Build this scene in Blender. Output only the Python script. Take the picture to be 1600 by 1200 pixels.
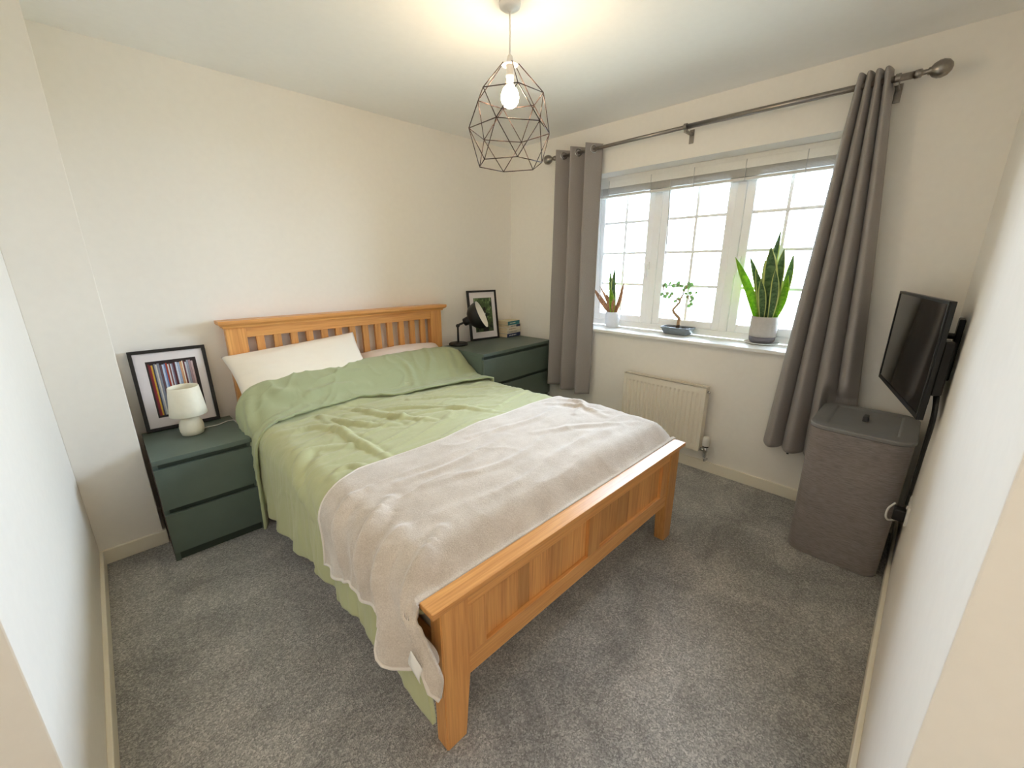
import bpy, bmesh, math, random
import numpy as np
from mathutils import Vector, Matrix, Euler

for _o in list(bpy.data.objects):
    bpy.data.objects.remove(_o)
random.seed(7)
SC = bpy.context.scene
COL = SC.collection

# ------------------------------------------------------------------ camera
CAM = Vector((-2.8724, -2.9086, 1.4159))
yaw, pitch = math.radians(45.2314), math.radians(-16.0086)
fwd = Vector((math.cos(yaw)*math.cos(pitch), math.sin(yaw)*math.cos(pitch), math.sin(pitch)))
cam_d = bpy.data.cameras.new('camera')
cam_d.sensor_width = 36.0
cam_d.lens = 641.65/1600*36
cam_d.clip_start = 0.02
cam = bpy.data.objects.new('camera', cam_d)
COL.objects.link(cam)
cam.location = CAM
cam.rotation_euler = fwd.to_track_quat('-Z', 'Y').to_euler()
SC.camera = cam

# ------------------------------------------------------------------ world, colour management
SKY = 37.0
world = bpy.data.worlds.new('overcast_sky')
SC.world = world
world.use_nodes = True
wn = world.node_tree
wn.nodes['Background'].inputs[0].default_value = (0.69, 0.85, 1.03, 1)
wn.nodes['Background'].inputs[1].default_value = SKY
SC.view_settings.view_transform = 'Standard'
SC.view_settings.look = 'None'
SC.view_settings.gamma = 1.0
SC.view_settings.use_curve_mapping = False
SC.view_settings.exposure = 0.16
SC.cycles.use_denoising = True
SC.cycles.max_bounces = 14
SC.cycles.diffuse_bounces = 10
SC.cycles.sample_clamp_indirect = 8.0
SC.cycles.caustics_reflective = False
SC.cycles.caustics_refractive = False
BULB = 158.0            # radiance of the pendant bulb

HALL = 42.0             # radiance of the hall ceiling light
# sky portal in the window opening
pl = bpy.data.lights.new('window_portal', 'AREA')      # light portal: guides sampling of the sky, gives no light of its own
pl.shape = 'RECTANGLE'; pl.size = 1.16; pl.size_y = 1.70
pl.cycles.is_portal = True
po = bpy.data.objects.new('window_portal', pl)
COL.objects.link(po)
po.location = (0.33, -1.61, 1.50)
po.rotation_euler = (0, math.radians(90), 0)

# ------------------------------------------------------------------ noise helpers (numpy)
def _hash(ix, iy, seed):
    h = (ix.astype(np.int64)*374761393 + iy.astype(np.int64)*668265263 + seed*1274126177) & 0x7fffffff
    h = ((h ^ (h >> 13)) * 1274126177) & 0x7fffffff
    return ((h ^ (h >> 16)) & 0xffff)/65535.0
def vnoise(x, y, seed=0):
    x = np.asarray(x, float); y = np.asarray(y, float)
    ix = np.floor(x); iy = np.floor(y); fx = x-ix; fy = y-iy
    fx = fx*fx*fx*(fx*(fx*6-15)+10); fy = fy*fy*fy*(fy*(fy*6-15)+10)
    a = _hash(ix, iy, seed); b = _hash(ix+1, iy, seed); c = _hash(ix, iy+1, seed); d = _hash(ix+1, iy+1, seed)
    return ((a*(1-fx)+b*fx)*(1-fy)+(c*(1-fx)+d*fx)*fy)*2-1
def fbm(x, y, seed=0, oct=3):
    s = 0; a = 1.0; t = 0
    for k in range(oct):
        s = s + a*vnoise(x*2**k+17.3*k, y*2**k-9.1*k, seed+k); t += a; a *= .5
    return s/t
def ridge(x, y, seed=0):
    return 1-np.abs(vnoise(x, y, seed))*2
def sstep(a, b, x):
    t = np.clip((np.asarray(x, float)-a)/(b-a), 0, 1)
    return t*t*(3-2*t)

# ------------------------------------------------------------------ material helpers
def new_mat(name):
    m = bpy.data.materials.new(name); m.use_nodes = True
    nt = m.node_tree
    return m, nt, nt.nodes['Principled BSDF']
def srgb(r, g, b):
    f = lambda c: (c/255/12.92) if c/255 <= .04045 else ((c/255+.055)/1.055)**2.4
    return (f(r), f(g), f(b), 1)
def N(nt, t, **kw):
    n = nt.nodes.new(t)
    for k, v in kw.items(): setattr(n, k, v)
    return n
def coords(nt, scale=(1, 1, 1), kind='Object', jitter=False):
    tc = N(nt, 'ShaderNodeTexCoord'); mp = N(nt, 'ShaderNodeMapping')
    mp.inputs['Scale'].default_value = scale
    nt.links.new(tc.outputs[kind], mp.inputs['Vector'])
    if jitter:
        oi = N(nt, 'ShaderNodeObjectInfo'); mu = N(nt, 'ShaderNodeMath', operation='MULTIPLY')
        mu.inputs[1].default_value = 37.0
        nt.links.new(oi.outputs['Random'], mu.inputs[0]); nt.links.new(mu.outputs[0], mp.inputs['Location'])
    return mp.outputs[0]
def noise(nt, vec, scale, detail=3, rough=.5, dist=0):
    n = N(nt, 'ShaderNodeTexNoise')
    n.inputs['Scale'].default_value = scale; n.inputs['Detail'].default_value = detail
    n.inputs['Roughness'].default_value = rough; n.inputs['Distortion'].default_value = dist
    nt.links.new(vec, n.inputs['Vector']); return n.outputs['Fac']
def ramp(nt, fac, stops):
    r = N(nt, 'ShaderNodeValToRGB')
    el = r.color_ramp.elements
    el[0].position, el[0].color = stops[0]; el[1].position, el[1].color = stops[-1]
    for p, c in stops[1:-1]:
        e = el.new(p); e.color = c
    nt.links.new(fac, r.inputs[0]); return r.outputs[0]
def mix(nt, fac, a, b, mode='MIX'):
    m = N(nt, 'ShaderNodeMix', data_type='RGBA', blend_type=mode)
    for s, v in ((0, fac), (6, a), (7, b)):
        if isinstance(v, (float, int, tuple)): m.inputs[s].default_value = v
        else: nt.links.new(v, m.inputs[s])
    return m.outputs[2]
def bump(nt, bsdf, h, strength, dist):
    b = N(nt, 'ShaderNodeBump'); b.inputs['Strength'].default_value = strength; b.inputs['Distance'].default_value = dist
    nt.links.new(h, b.inputs['Height']); nt.links.new(b.outputs[0], bsdf.inputs['Normal'])
def plain(name, col, rough=.5, metal=0, spec=.5, grain=0, gscale=60, bstr=0, bscale=300, bdist=.001):
    m, nt, b = new_mat(name)
    b.inputs['Roughness'].default_value = rough; b.inputs['Metallic'].default_value = metal
    b.inputs['Specular IOR Level'].default_value = spec
    v = coords(nt)
    k = tuple(c*(1-grain) for c in col[:3])+(1,); l = tuple(min(1, c*(1+grain)) for c in col[:3])+(1,)
    nt.links.new(ramp(nt, noise(nt, v, gscale, 3), [(.3, k), (.7, l)]), b.inputs['Base Color'])
    if bstr: bump(nt, b, noise(nt, v, bscale, 3), bstr, bdist)
    return m
def oak(name, axis, light=(226, 168, 98), dark=(192, 128, 66), rough=.38, var=(.86, 1.1)):
    m, nt, b = new_mat(name)
    sc = [26, 26, 26]; sc['xyz'.index(axis)] = 1.3
    v = coords(nt, tuple(sc), jitter=True)
    f1 = noise(nt, v, 1.0, 5, .6, .6)
    c = ramp(nt, f1, [(.28, srgb(*dark)), (.5, srgb(*[(a+d)/2+8 for a, d in zip(light, dark)])), (.72, srgb(*light))])
    sc2 = [160, 160, 160]; sc2['xyz'.index(axis)] = 5
    v2 = coords(nt, tuple(sc2), jitter=True)
    f2 = noise(nt, v2, 1.0, 2)
    c = mix(nt, .35, c, ramp(nt, f2, [(.35, srgb(150, 95, 45)), (.6, srgb(225, 172, 105))]), 'MULTIPLY') if False else mix(nt, .22, c, ramp(nt, f2, [(.35, srgb(158, 100, 48)), (.65, srgb(236, 184, 116))]))
    oi = N(nt, 'ShaderNodeObjectInfo'); hs = N(nt, 'ShaderNodeHueSaturation')
    mr = N(nt, 'ShaderNodeMapRange'); mr.inputs[3].default_value = var[0]; mr.inputs[4].default_value = var[1]
    nt.links.new(oi.outputs['Random'], mr.inputs[0]); nt.links.new(mr.outputs[0], hs.inputs['Value'])
    nt.links.new(c, hs.inputs['Color']); nt.links.new(hs.outputs[0], b.inputs['Base Color'])
    b.inputs['Roughness'].default_value = rough
    b.inputs['Coat Weight'].default_value = .15; b.inputs['Coat Roughness'].default_value = .25
    bump(nt, b, f2, .15, .0006)
    return m
def fabric(name, c1, c2, weave=900, bstr=.3, patch=8, rough=.95, sheen=.2, bdist=.001, axis=(1, 1, 1)):
    m, nt, b = new_mat(name)
    v = coords(nt, axis)
    f = noise(nt, v, weave, 2); g = noise(nt, v, patch, 3)
    c = mix(nt, f, srgb(*c1), srgb(*c2))
    c = mix(nt, .25, c, mix(nt, g, srgb(*c1), srgb(*c2)))
    nt.links.new(c, b.inputs['Base Color'])
    b.inputs['Roughness'].default_value = rough; b.inputs['Specular IOR Level'].default_value = .2
    b.inputs['Sheen Weight'].default_value = sheen; b.inputs['Sheen Roughness'].default_value = .5
    bump(nt, b, f, bstr, bdist)
    return m

M = {}
M['paint'] = plain('wall_paint', srgb(242, 238, 231), .9, grain=.01, gscale=30, bstr=.05, bscale=260, bdist=.0006, spec=.2)
M['ceiling'] = plain('ceiling_paint', srgb(246, 246, 245), .95, grain=.008, gscale=30, bstr=.05, bscale=260, bdist=.0006, spec=.1)
M['gloss'] = plain('skirting_gloss', srgb(240, 233, 216), .35, grain=.01)
M['upvc'] = plain('window_plastic', srgb(252, 253, 254), .3, grain=.005)
M['sill'] = plain('sill_gloss', srgb(240, 240, 236), .3, grain=.005)
M['oakx'] = oak('oak_along_x', 'x'); M['oaky'] = oak('oak_along_y', 'y'); M['oakz'] = oak('oak_along_z', 'z')
M['oakp'] = oak('oak_panel_boards', 'z', (220, 162, 94), (186, 124, 66), .45, (.74, 1.12))
M['green'] = plain('green_cabinet_paint', srgb(92, 106, 98), .42, grain=.03, gscale=18, bstr=.04, bscale=180)
M['greendark'] = plain('green_plinth_paint', srgb(58, 70, 62), .5, grain=.03, gscale=18)
M['brownply'] = plain('dark_brown_side', srgb(66, 42, 32), .5, grain=.15, gscale=40)
M['sheet'] = fabric('white_bed_linen', (236, 228, 212), (246, 240, 228), 700, .12, 6)
M['pinksheet'] = fabric('pink_white_linen', (226, 212, 204), (238, 226, 218), 700, .12, 6)
M['duvet'] = fabric('sage_cotton', (166, 170, 128), (190, 192, 152), 800, .22, 5)
M['flap'] = fabric('sage_cotton_reverse', (152, 160, 124), (178, 186, 150), 800, .25, 5)
M['piping'] = fabric('pale_blanket_edge', (214, 206, 198), (228, 222, 214), 500, .2, 6)
M['curtain'] = fabric('grey_brown_curtain_weave', (142, 136, 134), (170, 164, 161), 420, .25, 5, axis=(1, 1, .35))
M['hamper'] = fabric('grey_hamper_weave', (92, 84, 84), (172, 164, 162), 260, .5, 12, axis=(.12, .12, 1.3), bdist=.002)
M['hamperlid'] = plain('grey_hamper_plastic', srgb(128, 128, 129), .5, grain=.03, gscale=20, bstr=.05)
M['hamperknob'] = plain('dark_grey_tab', srgb(62, 63, 66), .5, grain=.03)
M['steel'] = plain('brushed_steel', srgb(150, 144, 138), .28, 1, grain=.06, gscale=120)
M['chrome'] = plain('chrome', srgb(200, 200, 200), .12, 1, grain=.02)
M['wire'] = plain('dark_bronze_wire', srgb(62, 44, 42), .4, .5, grain=.05)
M['black'] = plain('black_metal', srgb(22, 22, 23), .45, grain=.05)
M['blackframe'] = plain('black_frame_paint', srgb(22, 19, 19), .4, grain=.1)
M['mount'] = plain('white_mount_card', srgb(232, 226, 228), .8, grain=.01)
M['cream'] = plain('cream_lamp', srgb(236, 232, 214), .5, grain=.02, bstr=.03)
M['lampwhite'] = plain('white_lamp_inside', srgb(246, 244, 238), .5, grain=.01)
M['plastic'] = plain('white_plastic', srgb(226, 224, 220), .35, grain=.01)
M['radiator'] = plain('radiator_enamel', srgb(236, 228, 212), .3, grain=.01)
M['slot'] = plain('radiator_inside', srgb(120, 108, 92), .7, grain=.05)
M['blind'] = plain('blind_slats', srgb(214, 212, 206), .4, grain=.02)
M['blindgrey'] = plain('blind_headrail', srgb(226, 224, 218), .35, grain=.02)
M['cordm'] = plain('blind_cord', srgb(196, 196, 194), .7, grain=.05)
M['tv'] = plain('television_plastic', srgb(20, 21, 24), .4, grain=.05)
M['screen'] = plain('television_screen', srgb(9, 10, 12), .06, grain=.02, spec=.9)
M['pot_white'] = plain('white_ribbed_pot', srgb(226, 228, 234), .4, grain=.02)
M['pot_grey'] = plain('stone_grey_pot', srgb(190, 182, 174), .8, grain=.04, bstr=.1)
M['pot_dark'] = plain('slate_glaze', srgb(112, 108, 114), .5, grain=.05)
M['saucer'] = plain('glass_white_saucer', srgb(230, 234, 234), .2, grain=.01)
M['tray'] = plain('blue_grey_glaze', srgb(122, 132, 142), .25, grain=.1, gscale=30)
M['soil'] = plain('potting_soil', srgb(44, 34, 28), .95, grain=.4, gscale=120, bstr=.6, bscale=140, bdist=.004)
M['bark'] = plain('bonsai_bark', srgb(172, 140, 108), .8, grain=.18, gscale=60, bstr=.4, bscale=90, bdist=.002)
M['darkbark'] = plain('dark_root', srgb(58, 46, 38), .9, grain=.2)
M['paper'] = plain('page_edges', srgb(222, 205, 170), .8, grain=.05, gscale=200)

def pile_carpet():
    m, nt, b = new_mat('grey_twist_carpet')
    v = coords(nt)
    vo = N(nt, 'ShaderNodeTexVoronoi'); vo.inputs['Scale'].default_value = 210; nt.links.new(v, vo.inputs['Vector'])
    f = noise(nt, v, 300, 3, .7); g = noise(nt, v, 3.2, 4, .6, .8); g2 = noise(nt, v, 60, 2, .6)
    sep = N(nt, 'ShaderNodeSeparateColor'); nt.links.new(vo.outputs['Color'], sep.inputs[0])
    c = ramp(nt, sep.outputs[0], [(.0, srgb(118, 117, 115)), (.45, srgb(156, 155, 153)), (.8, srgb(184, 182, 179)), (1.0, srgb(212, 210, 206))])
    c = mix(nt, .35, c, ramp(nt, f, [(.3, srgb(108, 107, 105)), (.7, srgb(202, 200, 196))]))
    c = mix(nt, 1.0, c, ramp(nt, g, [(.36, (.76, .76, .76, 1)), (.64, (1.18, 1.18, 1.17, 1))]), 'MULTIPLY')
    c = mix(nt, .5, c, ramp(nt, g2, [(.3, (.78, .78, .78, 1)), (.7, (1.15, 1.15, 1.15, 1))]), 'MULTIPLY')
    nt.links.new(c, b.inputs['Base Color'])
    b.inputs['Roughness'].default_value = 1; b.inputs['Specular IOR Level'].default_value = .1
    b.inputs['Sheen Weight'].default_value = .2
    h = mix(nt, .5, vo.outputs['Distance'], f)
    bump(nt, b, h, .8, .006)
    return m
M['carpet'] = pile_carpet()

def fleece():
    m, nt, b = new_mat('beige_fleece')
    v = coords(nt)
    f = noise(nt, v, 260, 3, .65); g = noise(nt, v, 70, 3, .6, .8); p = noise(nt, v, 9, 3, .6)
    c = ramp(nt, f, [(.3, srgb(184, 172, 160)), (.7, srgb(216, 207, 196))])
    c = mix(nt, .3, c, ramp(nt, p, [(.35, srgb(180, 168, 156)), (.65, srgb(222, 214, 206))]))
    nt.links.new(c, b.inputs['Base Color'])
    b.inputs['Roughness'].default_value = 1; b.inputs['Specular IOR Level'].default_value = .1
    b.inputs['Sheen Weight'].default_value = .5; b.inputs['Sheen Roughness'].default_value = .4
    bump(nt, b, mix(nt, .5, f, g), .55, .005)
    return m
M['fleece'] = fleece()

def leaf_mat(name, inner, inner2, edge, trans=.35, ew=.36):
    m, nt, b = new_mat(name)
    uv = N(nt, 'ShaderNodeTexCoord'); sp = N(nt, 'ShaderNodeSeparateXYZ'); nt.links.new(uv.outputs['UV'], sp.inputs[0])
    mp = N(nt, 'ShaderNodeMapping'); mp.inputs['Scale'].default_value = (1.5, 16, 1); nt.links.new(uv.outputs['UV'], mp.inputs[0])
    f = noise(nt, mp.outputs[0], 1.0, 3, .6, .6)
    c = ramp(nt, f, [(.38, srgb(*inner)), (.62, srgb(*inner2))])
    s1 = N(nt, 'ShaderNodeMath', operation='SUBTRACT'); s1.inputs[1].default_value = .5; nt.links.new(sp.outputs[0], s1.inputs[0])
    s2 = N(nt, 'ShaderNodeMath', operation='ABSOLUTE'); nt.links.new(s1.outputs[0], s2.inputs[0])
    e = ramp(nt, s2.outputs[0], [(ew, (0, 0, 0, 1)), (ew+.03, (1, 1, 1, 1))])
    c = mix(nt, e, c, srgb(*edge))
    nt.links.new(c, b.inputs['Base Color']); b.inputs['Roughness'].default_value = .4
    tr = N(nt, 'ShaderNodeBsdfTranslucent'); nt.links.new(c, tr.inputs['Color'])
    ms = N(nt, 'ShaderNodeMixShader'); ms.inputs[0].default_value = trans
    out = nt.nodes['Material Output']
    nt.links.new(b.outputs[0], ms.inputs[1]); nt.links.new(tr.outputs[0], ms.inputs[2]); nt.links.new(ms.outputs[0], out.inputs['Surface'])
    return m
M['leaf'] = leaf_mat('snake_plant_leaf', (62, 92, 50), (104, 132, 78), (206, 212, 124), .2, .36)
M['leaflime'] = leaf_mat('lime_leaf', (112, 160, 30), (150, 190, 48), (190, 214, 100), .35, .42)
M['leafbrown'] = leaf_mat('dry_brown_leaf', (150, 104, 74), (186, 140, 100), (170, 122, 86), .1, .45)
M['leafsmall'] = leaf_mat('bonsai_leaf', (128, 156, 112), (164, 188, 138), (170, 190, 140), .45, .46)

def glass_mat():
    m, nt, b = new_mat('window_glass')
    tr = N(nt, 'ShaderNodeBsdfTransparent'); gl = N(nt, 'ShaderNodeBsdfGlossy'); gl.inputs['Roughness'].default_value = .02
    fr = N(nt, 'ShaderNodeFresnel'); fr.inputs[0].default_value = 1.45
    ms = N(nt, 'ShaderNodeMixShader')
    nt.links.new(fr.outputs[0], ms.inputs[0]); nt.links.new(tr.outputs[0], ms.inputs[1]); nt.links.new(gl.outputs[0], ms.inputs[2])
    nt.links.new(ms.outputs[0], nt.nodes['Material Output'].inputs['Surface'])
    return m
M['glass'] = glass_mat()
def emit(name, col, s):
    m, nt, b = new_mat(name)
    e = N(nt, 'ShaderNodeEmission'); e.inputs[0].default_value = col; e.inputs[1].default_value = s
    nt.links.new(e.outputs[0], nt.nodes['Material Output'].inputs['Surface'])
    return m
M['bulb'] = emit('lit_bulb', (1.0, .745, .455, 1), BULB)
M['hall'] = emit('lit_diffuser', (1.0, .86, .70, 1), HALL)
M['ground'] = plain('lawn_outside', srgb(142, 144, 132), 1, grain=.15, gscale=2)

# ------------------------------------------------------------------ object helpers
def tag(o, label=None, cat=None, group=None, kind=None):
    if label: o['label'] = label
    if cat: o['category'] = cat
    if group: o['group'] = group
    if kind: o['kind'] = kind
    return o
def thing(name, loc, label, cat, group=None):
    o = bpy.data.objects.new(name, None); COL.objects.link(o)
    o.location = loc; o.empty_display_size = .1
    return tag(o, label, cat, group)
def wloc(o):
    v = Vector(o.location)
    while o.parent: o = o.parent; v += Vector(o.location)
    return v
def link(name, me, mat=None, parent=None):
    o = bpy.data.objects.new(name, me); COL.objects.link(o)
    if mat is not None:
        for x in (mat if isinstance(mat, (list, tuple)) else [mat]): me.materials.append(x)
    if parent is not None:
        w = wloc(parent)
        o.parent = parent
        # vertices are given in world space: bring them into the parent's space
        me.transform(Matrix.Translation(-w))
    return o
def bm_obj(name, bm, mat, parent=None, smooth=False):
    me = bpy.data.meshes.new(name)
    bmesh.ops.recalc_face_normals(bm, faces=bm.faces)
    bm.to_mesh(me); bm.free()
    if smooth: me.shade_smooth()
    return link(name, me, mat, parent)
def box(bm, x0, x1, y0, y1, z0, z1, bev=0, seg=2, M4=None, mi=0):
    r = bmesh.ops.create_cube(bm, size=1)
    vs = r['verts']
    for v in vs:
        v.co = Vector((x0 if v.co.x < 0 else x1, y0 if v.co.y < 0 else y1, z0 if v.co.z < 0 else z1))
    fs = set(f for v in vs for f in v.link_faces)
    for f in fs: f.material_index = mi
    if bev:
        es = list(set(e for v in vs for e in v.link_edges))
        rr = bmesh.ops.bevel(bm, geom=es, offset=bev, segments=seg, affect='EDGES', profile=.6)
        vs = list(set(v for f in rr['faces'] for v in f.verts) | set(v for v in vs if v.is_valid))
    if M4 is not None:
        for v in vs: v.co = M4 @ v.co
    return vs
def box_obj(name, dims, mat, parent=None, bev=0, M4=None, seg=2):
    bm = bmesh.new(); box(bm, *dims, bev=bev, M4=M4, seg=seg)
    return bm_obj(name, bm, mat, parent)
def lathe(bm, prof, c, n=40, M4=None, cap0=False, cap1=False, rfun=None):
    rings = []
    for r, z in prof:
        ring = []
        for k in range(n):
            a = 2*math.pi*k/n
            rr = r*(rfun(a, z) if rfun else 1)
            p = Vector((rr*math.cos(a), rr*math.sin(a), z))
            if M4 is not None: p = M4 @ p
            ring.append(bm.verts.new(p+Vector(c)))
        rings.append(ring)
    for a, b in zip(rings, rings[1:]):
        for k in range(n):
            bm.faces.new((a[k], a[(k+1) % n], b[(k+1) % n], b[k]))
    if cap0: bm.faces.new(rings[0][::-1])
    if cap1: bm.faces.new(rings[-1])
    return rings
def lathe_obj(name, prof, c, mat, parent=None, n=40, M4=None, cap0=True, cap1=True, rfun=None):
    bm = bmesh.new(); lathe(bm, prof, c, n, M4, cap0, cap1, rfun)
    return bm_obj(name, bm, mat, parent, True)
def tube(bm, pts, r, n=8, caps=True):
    pts = [Vector(p) for p in pts]
    rs = r if isinstance(r, (list, tuple)) else [r]*len(pts)
    rings = []; prev = None
    for i, p in enumerate(pts):
        t = (pts[min(i+1, len(pts)-1)]-pts[max(i-1, 0)]).normalized()
        if prev is None:
            u = t.orthogonal().normalized()
        else:
            u = (prev - t*prev.dot(t))
            u = u.normalized() if u.length > 1e-6 else t.orthogonal().normalized()
        prev = u
        w = t.cross(u)
        rings.append([bm.verts.new(p+(u*math.cos(2*math.pi*k/n)+w*math.sin(2*math.pi*k/n))*rs[i]) for k in range(n)])
    for a, b in zip(rings, rings[1:]):
        for k in range(n): bm.faces.new((a[k], a[(k+1) % n], b[(k+1) % n], b[k]))
    if caps: bm.faces.new(rings[0][::-1]); bm.faces.new(rings[-1])
def tube_obj(name, pts, r, mat, parent=None, n=10):
    bm = bmesh.new(); tube(bm, pts, r, n)
    return bm_obj(name, bm, mat, parent, True)
def spline(pts, k=8):
    P = [Vector(p) for p in pts]; out = []
    Q = [P[0]*2-P[1]]+P+[P[-1]*2-P[-2]]
    for i in range(1, len(Q)-2):
        for j in range(k):
            t = j/k
            a, b, c, d = Q[i-1], Q[i], Q[i+1], Q[i+2]
            out.append(.5*((2*b)+(c-a)*t+(2*a-5*b+4*c-d)*t*t+(3*b-a-3*c+d)*t*t*t))
    out.append(P[-1]); return out
def grid_obj(name, X, Y, Z, mat, parent=None, smooth=True, thick=0, closed=False, off=0, uv=False):
    n, m = X.shape
    V = np.stack([X, Y, Z], -1).reshape(-1, 3)
    idx = np.arange(n*m).reshape(n, m)
    a = idx[:-1, :-1].ravel(); b = idx[1:, :-1].ravel(); c = idx[1:, 1:].ravel(); d = idx[:-1, 1:].ravel()
    F = np.stack([a, b, c, d], -1)
    me = bpy.data.meshes.new(name)
    me.from_pydata([tuple(v) for v in V.tolist()], [], [tuple(f) for f in F.tolist()])
    if smooth: me.shade_smooth()
    me.update()
    o = link(name, me, mat, parent)
    if thick:
        s = o.modifiers.new('thickness', 'SOLIDIFY'); s.thickness = thick; s.offset = off
    return o
def struct(o):
    o['kind'] = 'structure'; return o

# ================================================================== ROOM SHELL
H = 2.410; XLW = -3.106; XCH = -2.8636; YCH = -.277; YR = -3.013; YLE = -1.848; XRE = -2.172
OY0, OY1, OZ0, OZ1 = -2.46, -.76, .905, 2.082          # window opening
FX = .24                                               # inner face of the window frame
struct(box_obj('floor', (-4.3, .3, -4.3, .1, -.12, 0), M['carpet']))
struct(box_obj('ceiling', (-4.3, .3, -4.3, .1, H, H+.12), M['ceiling']))
struct(box_obj('wall_back', (XCH, .3, 0, .1, 0, H), M['paint']))
struct(box_obj('wall_left', (-4.3, XLW, YLE, .1, 0, H), M['paint'], bev=.003))
struct(box_obj('wall_chase', (XLW, XCH, YCH, .1, 0, H), M['paint'], bev=.003))
struct(box_obj('wall_right', (XRE, .3, -4.3, YR, 0, H), M['paint'], bev=.003))
struct(box_obj('wall_entry_left', (-4.3, -4.15, -4.3, YLE, 0, H), M['paint']))
struct(box_obj('wall_entry_back', (-4.15, XRE, -4.3, -4.15, 0, H), M['paint']))
bm = bmesh.new()
box(bm, 0, .3, YR, OY0, 0, H); box(bm, 0, .3, OY1, 0, 0, H)
box(bm, 0, .3, OY0, OY1, 0, OZ0); box(bm, 0, .3, OY0, OY1, OZ1, H)
struct(bm_obj('wall_window', bm, M['paint']))
SK = .076
def skirting(name, dims):
    return struct(box_obj(name, dims, M['gloss'], bev=.004))
skirting('baseboard_back', (XCH, -.0, -.015, 0, 0, SK))
skirting('baseboard_chase', (XLW, XCH+.015, YCH-.015, YCH, 0, SK))
skirting('baseboard_chase_side', (XCH, XCH+.015, YCH, -.015, 0, SK))
skirting('baseboard_left', (XLW, XLW+.015, YLE-.015, YCH-.015, 0, SK))
skirting('baseboard_window', (-.015, 0, YR+.015, -.015, 0, SK))
skirting('baseboard_right', (XRE-.015, 0, YR, YR+.015, 0, SK))
skirting('baseboard_entry_right', (XRE-.015, XRE, -4.15, YR, 0, SK))
skirting('baseboard_entry_left', (-4.15, XLW, YLE-.015, YLE, 0, SK))

hl = thing('hall_light', (-3.72, -3.75, H), 'round flush ceiling light in the entry hall behind the viewpoint', 'ceiling light')
lathe_obj('light_base', [(.155, H), (.160, H-.02), (.150, H-.022)], (-3.72, -3.75, 0), M['plastic'], hl, 40)
lathe_obj('light_diffuser', [(.148, H-.022), (.140, H-.05), (.10, H-.075), (.05, H-.085), (.004, H-.088)], (-3.72, -3.75, 0), M['hall'], hl, 32, cap0=False)
# lawn outside, one storey down
struct(box_obj('ground', (.3, 60, -40, 40, -2.9, -2.75), M['ground']))

# ---- window
win = thing('window_1', (FX, (OY0+OY1)/2, OZ0), 'white plastic three-casement window with glazing bars', 'window')
win['kind'] = 'structure'
del win['category']
OZ0F = .925
def frame_rect(bm, y0, y1, z0, z1, w, x0, x1, bev=.004):
    box(bm, x0, x1, y0, y0+w, z0, z1, bev); box(bm, x0, x1, y1-w, y1, z0, z1, bev)
    box(bm, x0, x1, y0+w, y1-w, z0, z0+w, bev); box(bm, x0, x1, y0+w, y1-w, z1-w, z1, bev)
bm = bmesh.new(); frame_rect(bm, OY0, OY1, OZ0F, OZ1, .045, FX, FX+.06)
bm_obj('window_frame', bm, M['upvc'], win)
MU = (-1.325, -1.893)
for y in MU: box_obj('mullion', (FX-.004, FX+.058, y-.027, y+.027, OZ0F+.045, OZ1-.045), M['upvc'], win, .005)
edges = [(OY0+.045, MU[1]-.027), (MU[1]+.027, MU[0]-.027), (MU[0]+.027, OY1-.045)]
for (a, b) in edges:
    z0, z1 = OZ0F+.045, OZ1-.045
    bm = bmesh.new(); frame_rect(bm, a, b, z0, z1, .055, FX+.006, FX+.05, .008)
    sash = bm_obj('sash', bm, M['upvc'], win)
    ga, gb, g0, g1 = a+.05, b-.05, z0+.05, z1-.05
    box_obj('pane', (FX+.026, FX+.030, ga, gb, g0, g1), M['glass'], sash)
    box_obj('glazing_bar', (FX+.022, FX+.034, (ga+gb)/2-.010, (ga+gb)/2+.010, g0, g1), M['upvc'], sash)
    for z in (1.273, 1.517, 1.754):
        box_obj('glazing_bar', (FX+.0215, FX+.0345, ga, gb, z-.010, z+.010), M['upvc'], sash)
def handle(y, z):
    bm = bmesh.new(); box(bm, FX-.012, FX+.004, y-.012, y+.012, z-.03, z+.03, .004)
    h = bm_obj('window_handle', bm, M['upvc'], win)
    bm = bmesh.new(); box(bm, FX-.034, FX-.016, y-.01, y+.01, z-.09, z+.012, .005); box(bm, FX-.03, FX-.01, y-.008, y+.008, z-.008, z+.012, .003)
    bm_obj('lever', bm, M['upvc'], h)
handle(MU[0]+.045, 1.42); handle(MU[1]-.045, 1.45)
struct(box_obj('trim_1', (-.042, FX, OY0-.0, OY1+.0, OZ0F-.022, OZ0F), M['sill'], bev=.006))

# ================================================================== BED
BX0, BX1 = -2.4159, -.8656
bed = thing('bed_frame', (-1.64, -1.1, 0), 'oak slatted bed frame with panelled footboard on grey carpet', 'bed')
# headboard: y -.085 .. -.035
HX0, HX1 = -2.388, -.897
for xa, xb in ((HX0, HX0+.103), (HX1-.103, HX1)):
    box_obj('headboard_post', (xa, xb, -.092, -.04, 0, 1.072), M['oakz'], bed, .004)
bm = bmesh.new()
prof = [(.0, 0), (.008, 0), (.012, .014), (.026, .022), (.034, .03), (.036, .044), (0, .044)]
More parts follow.
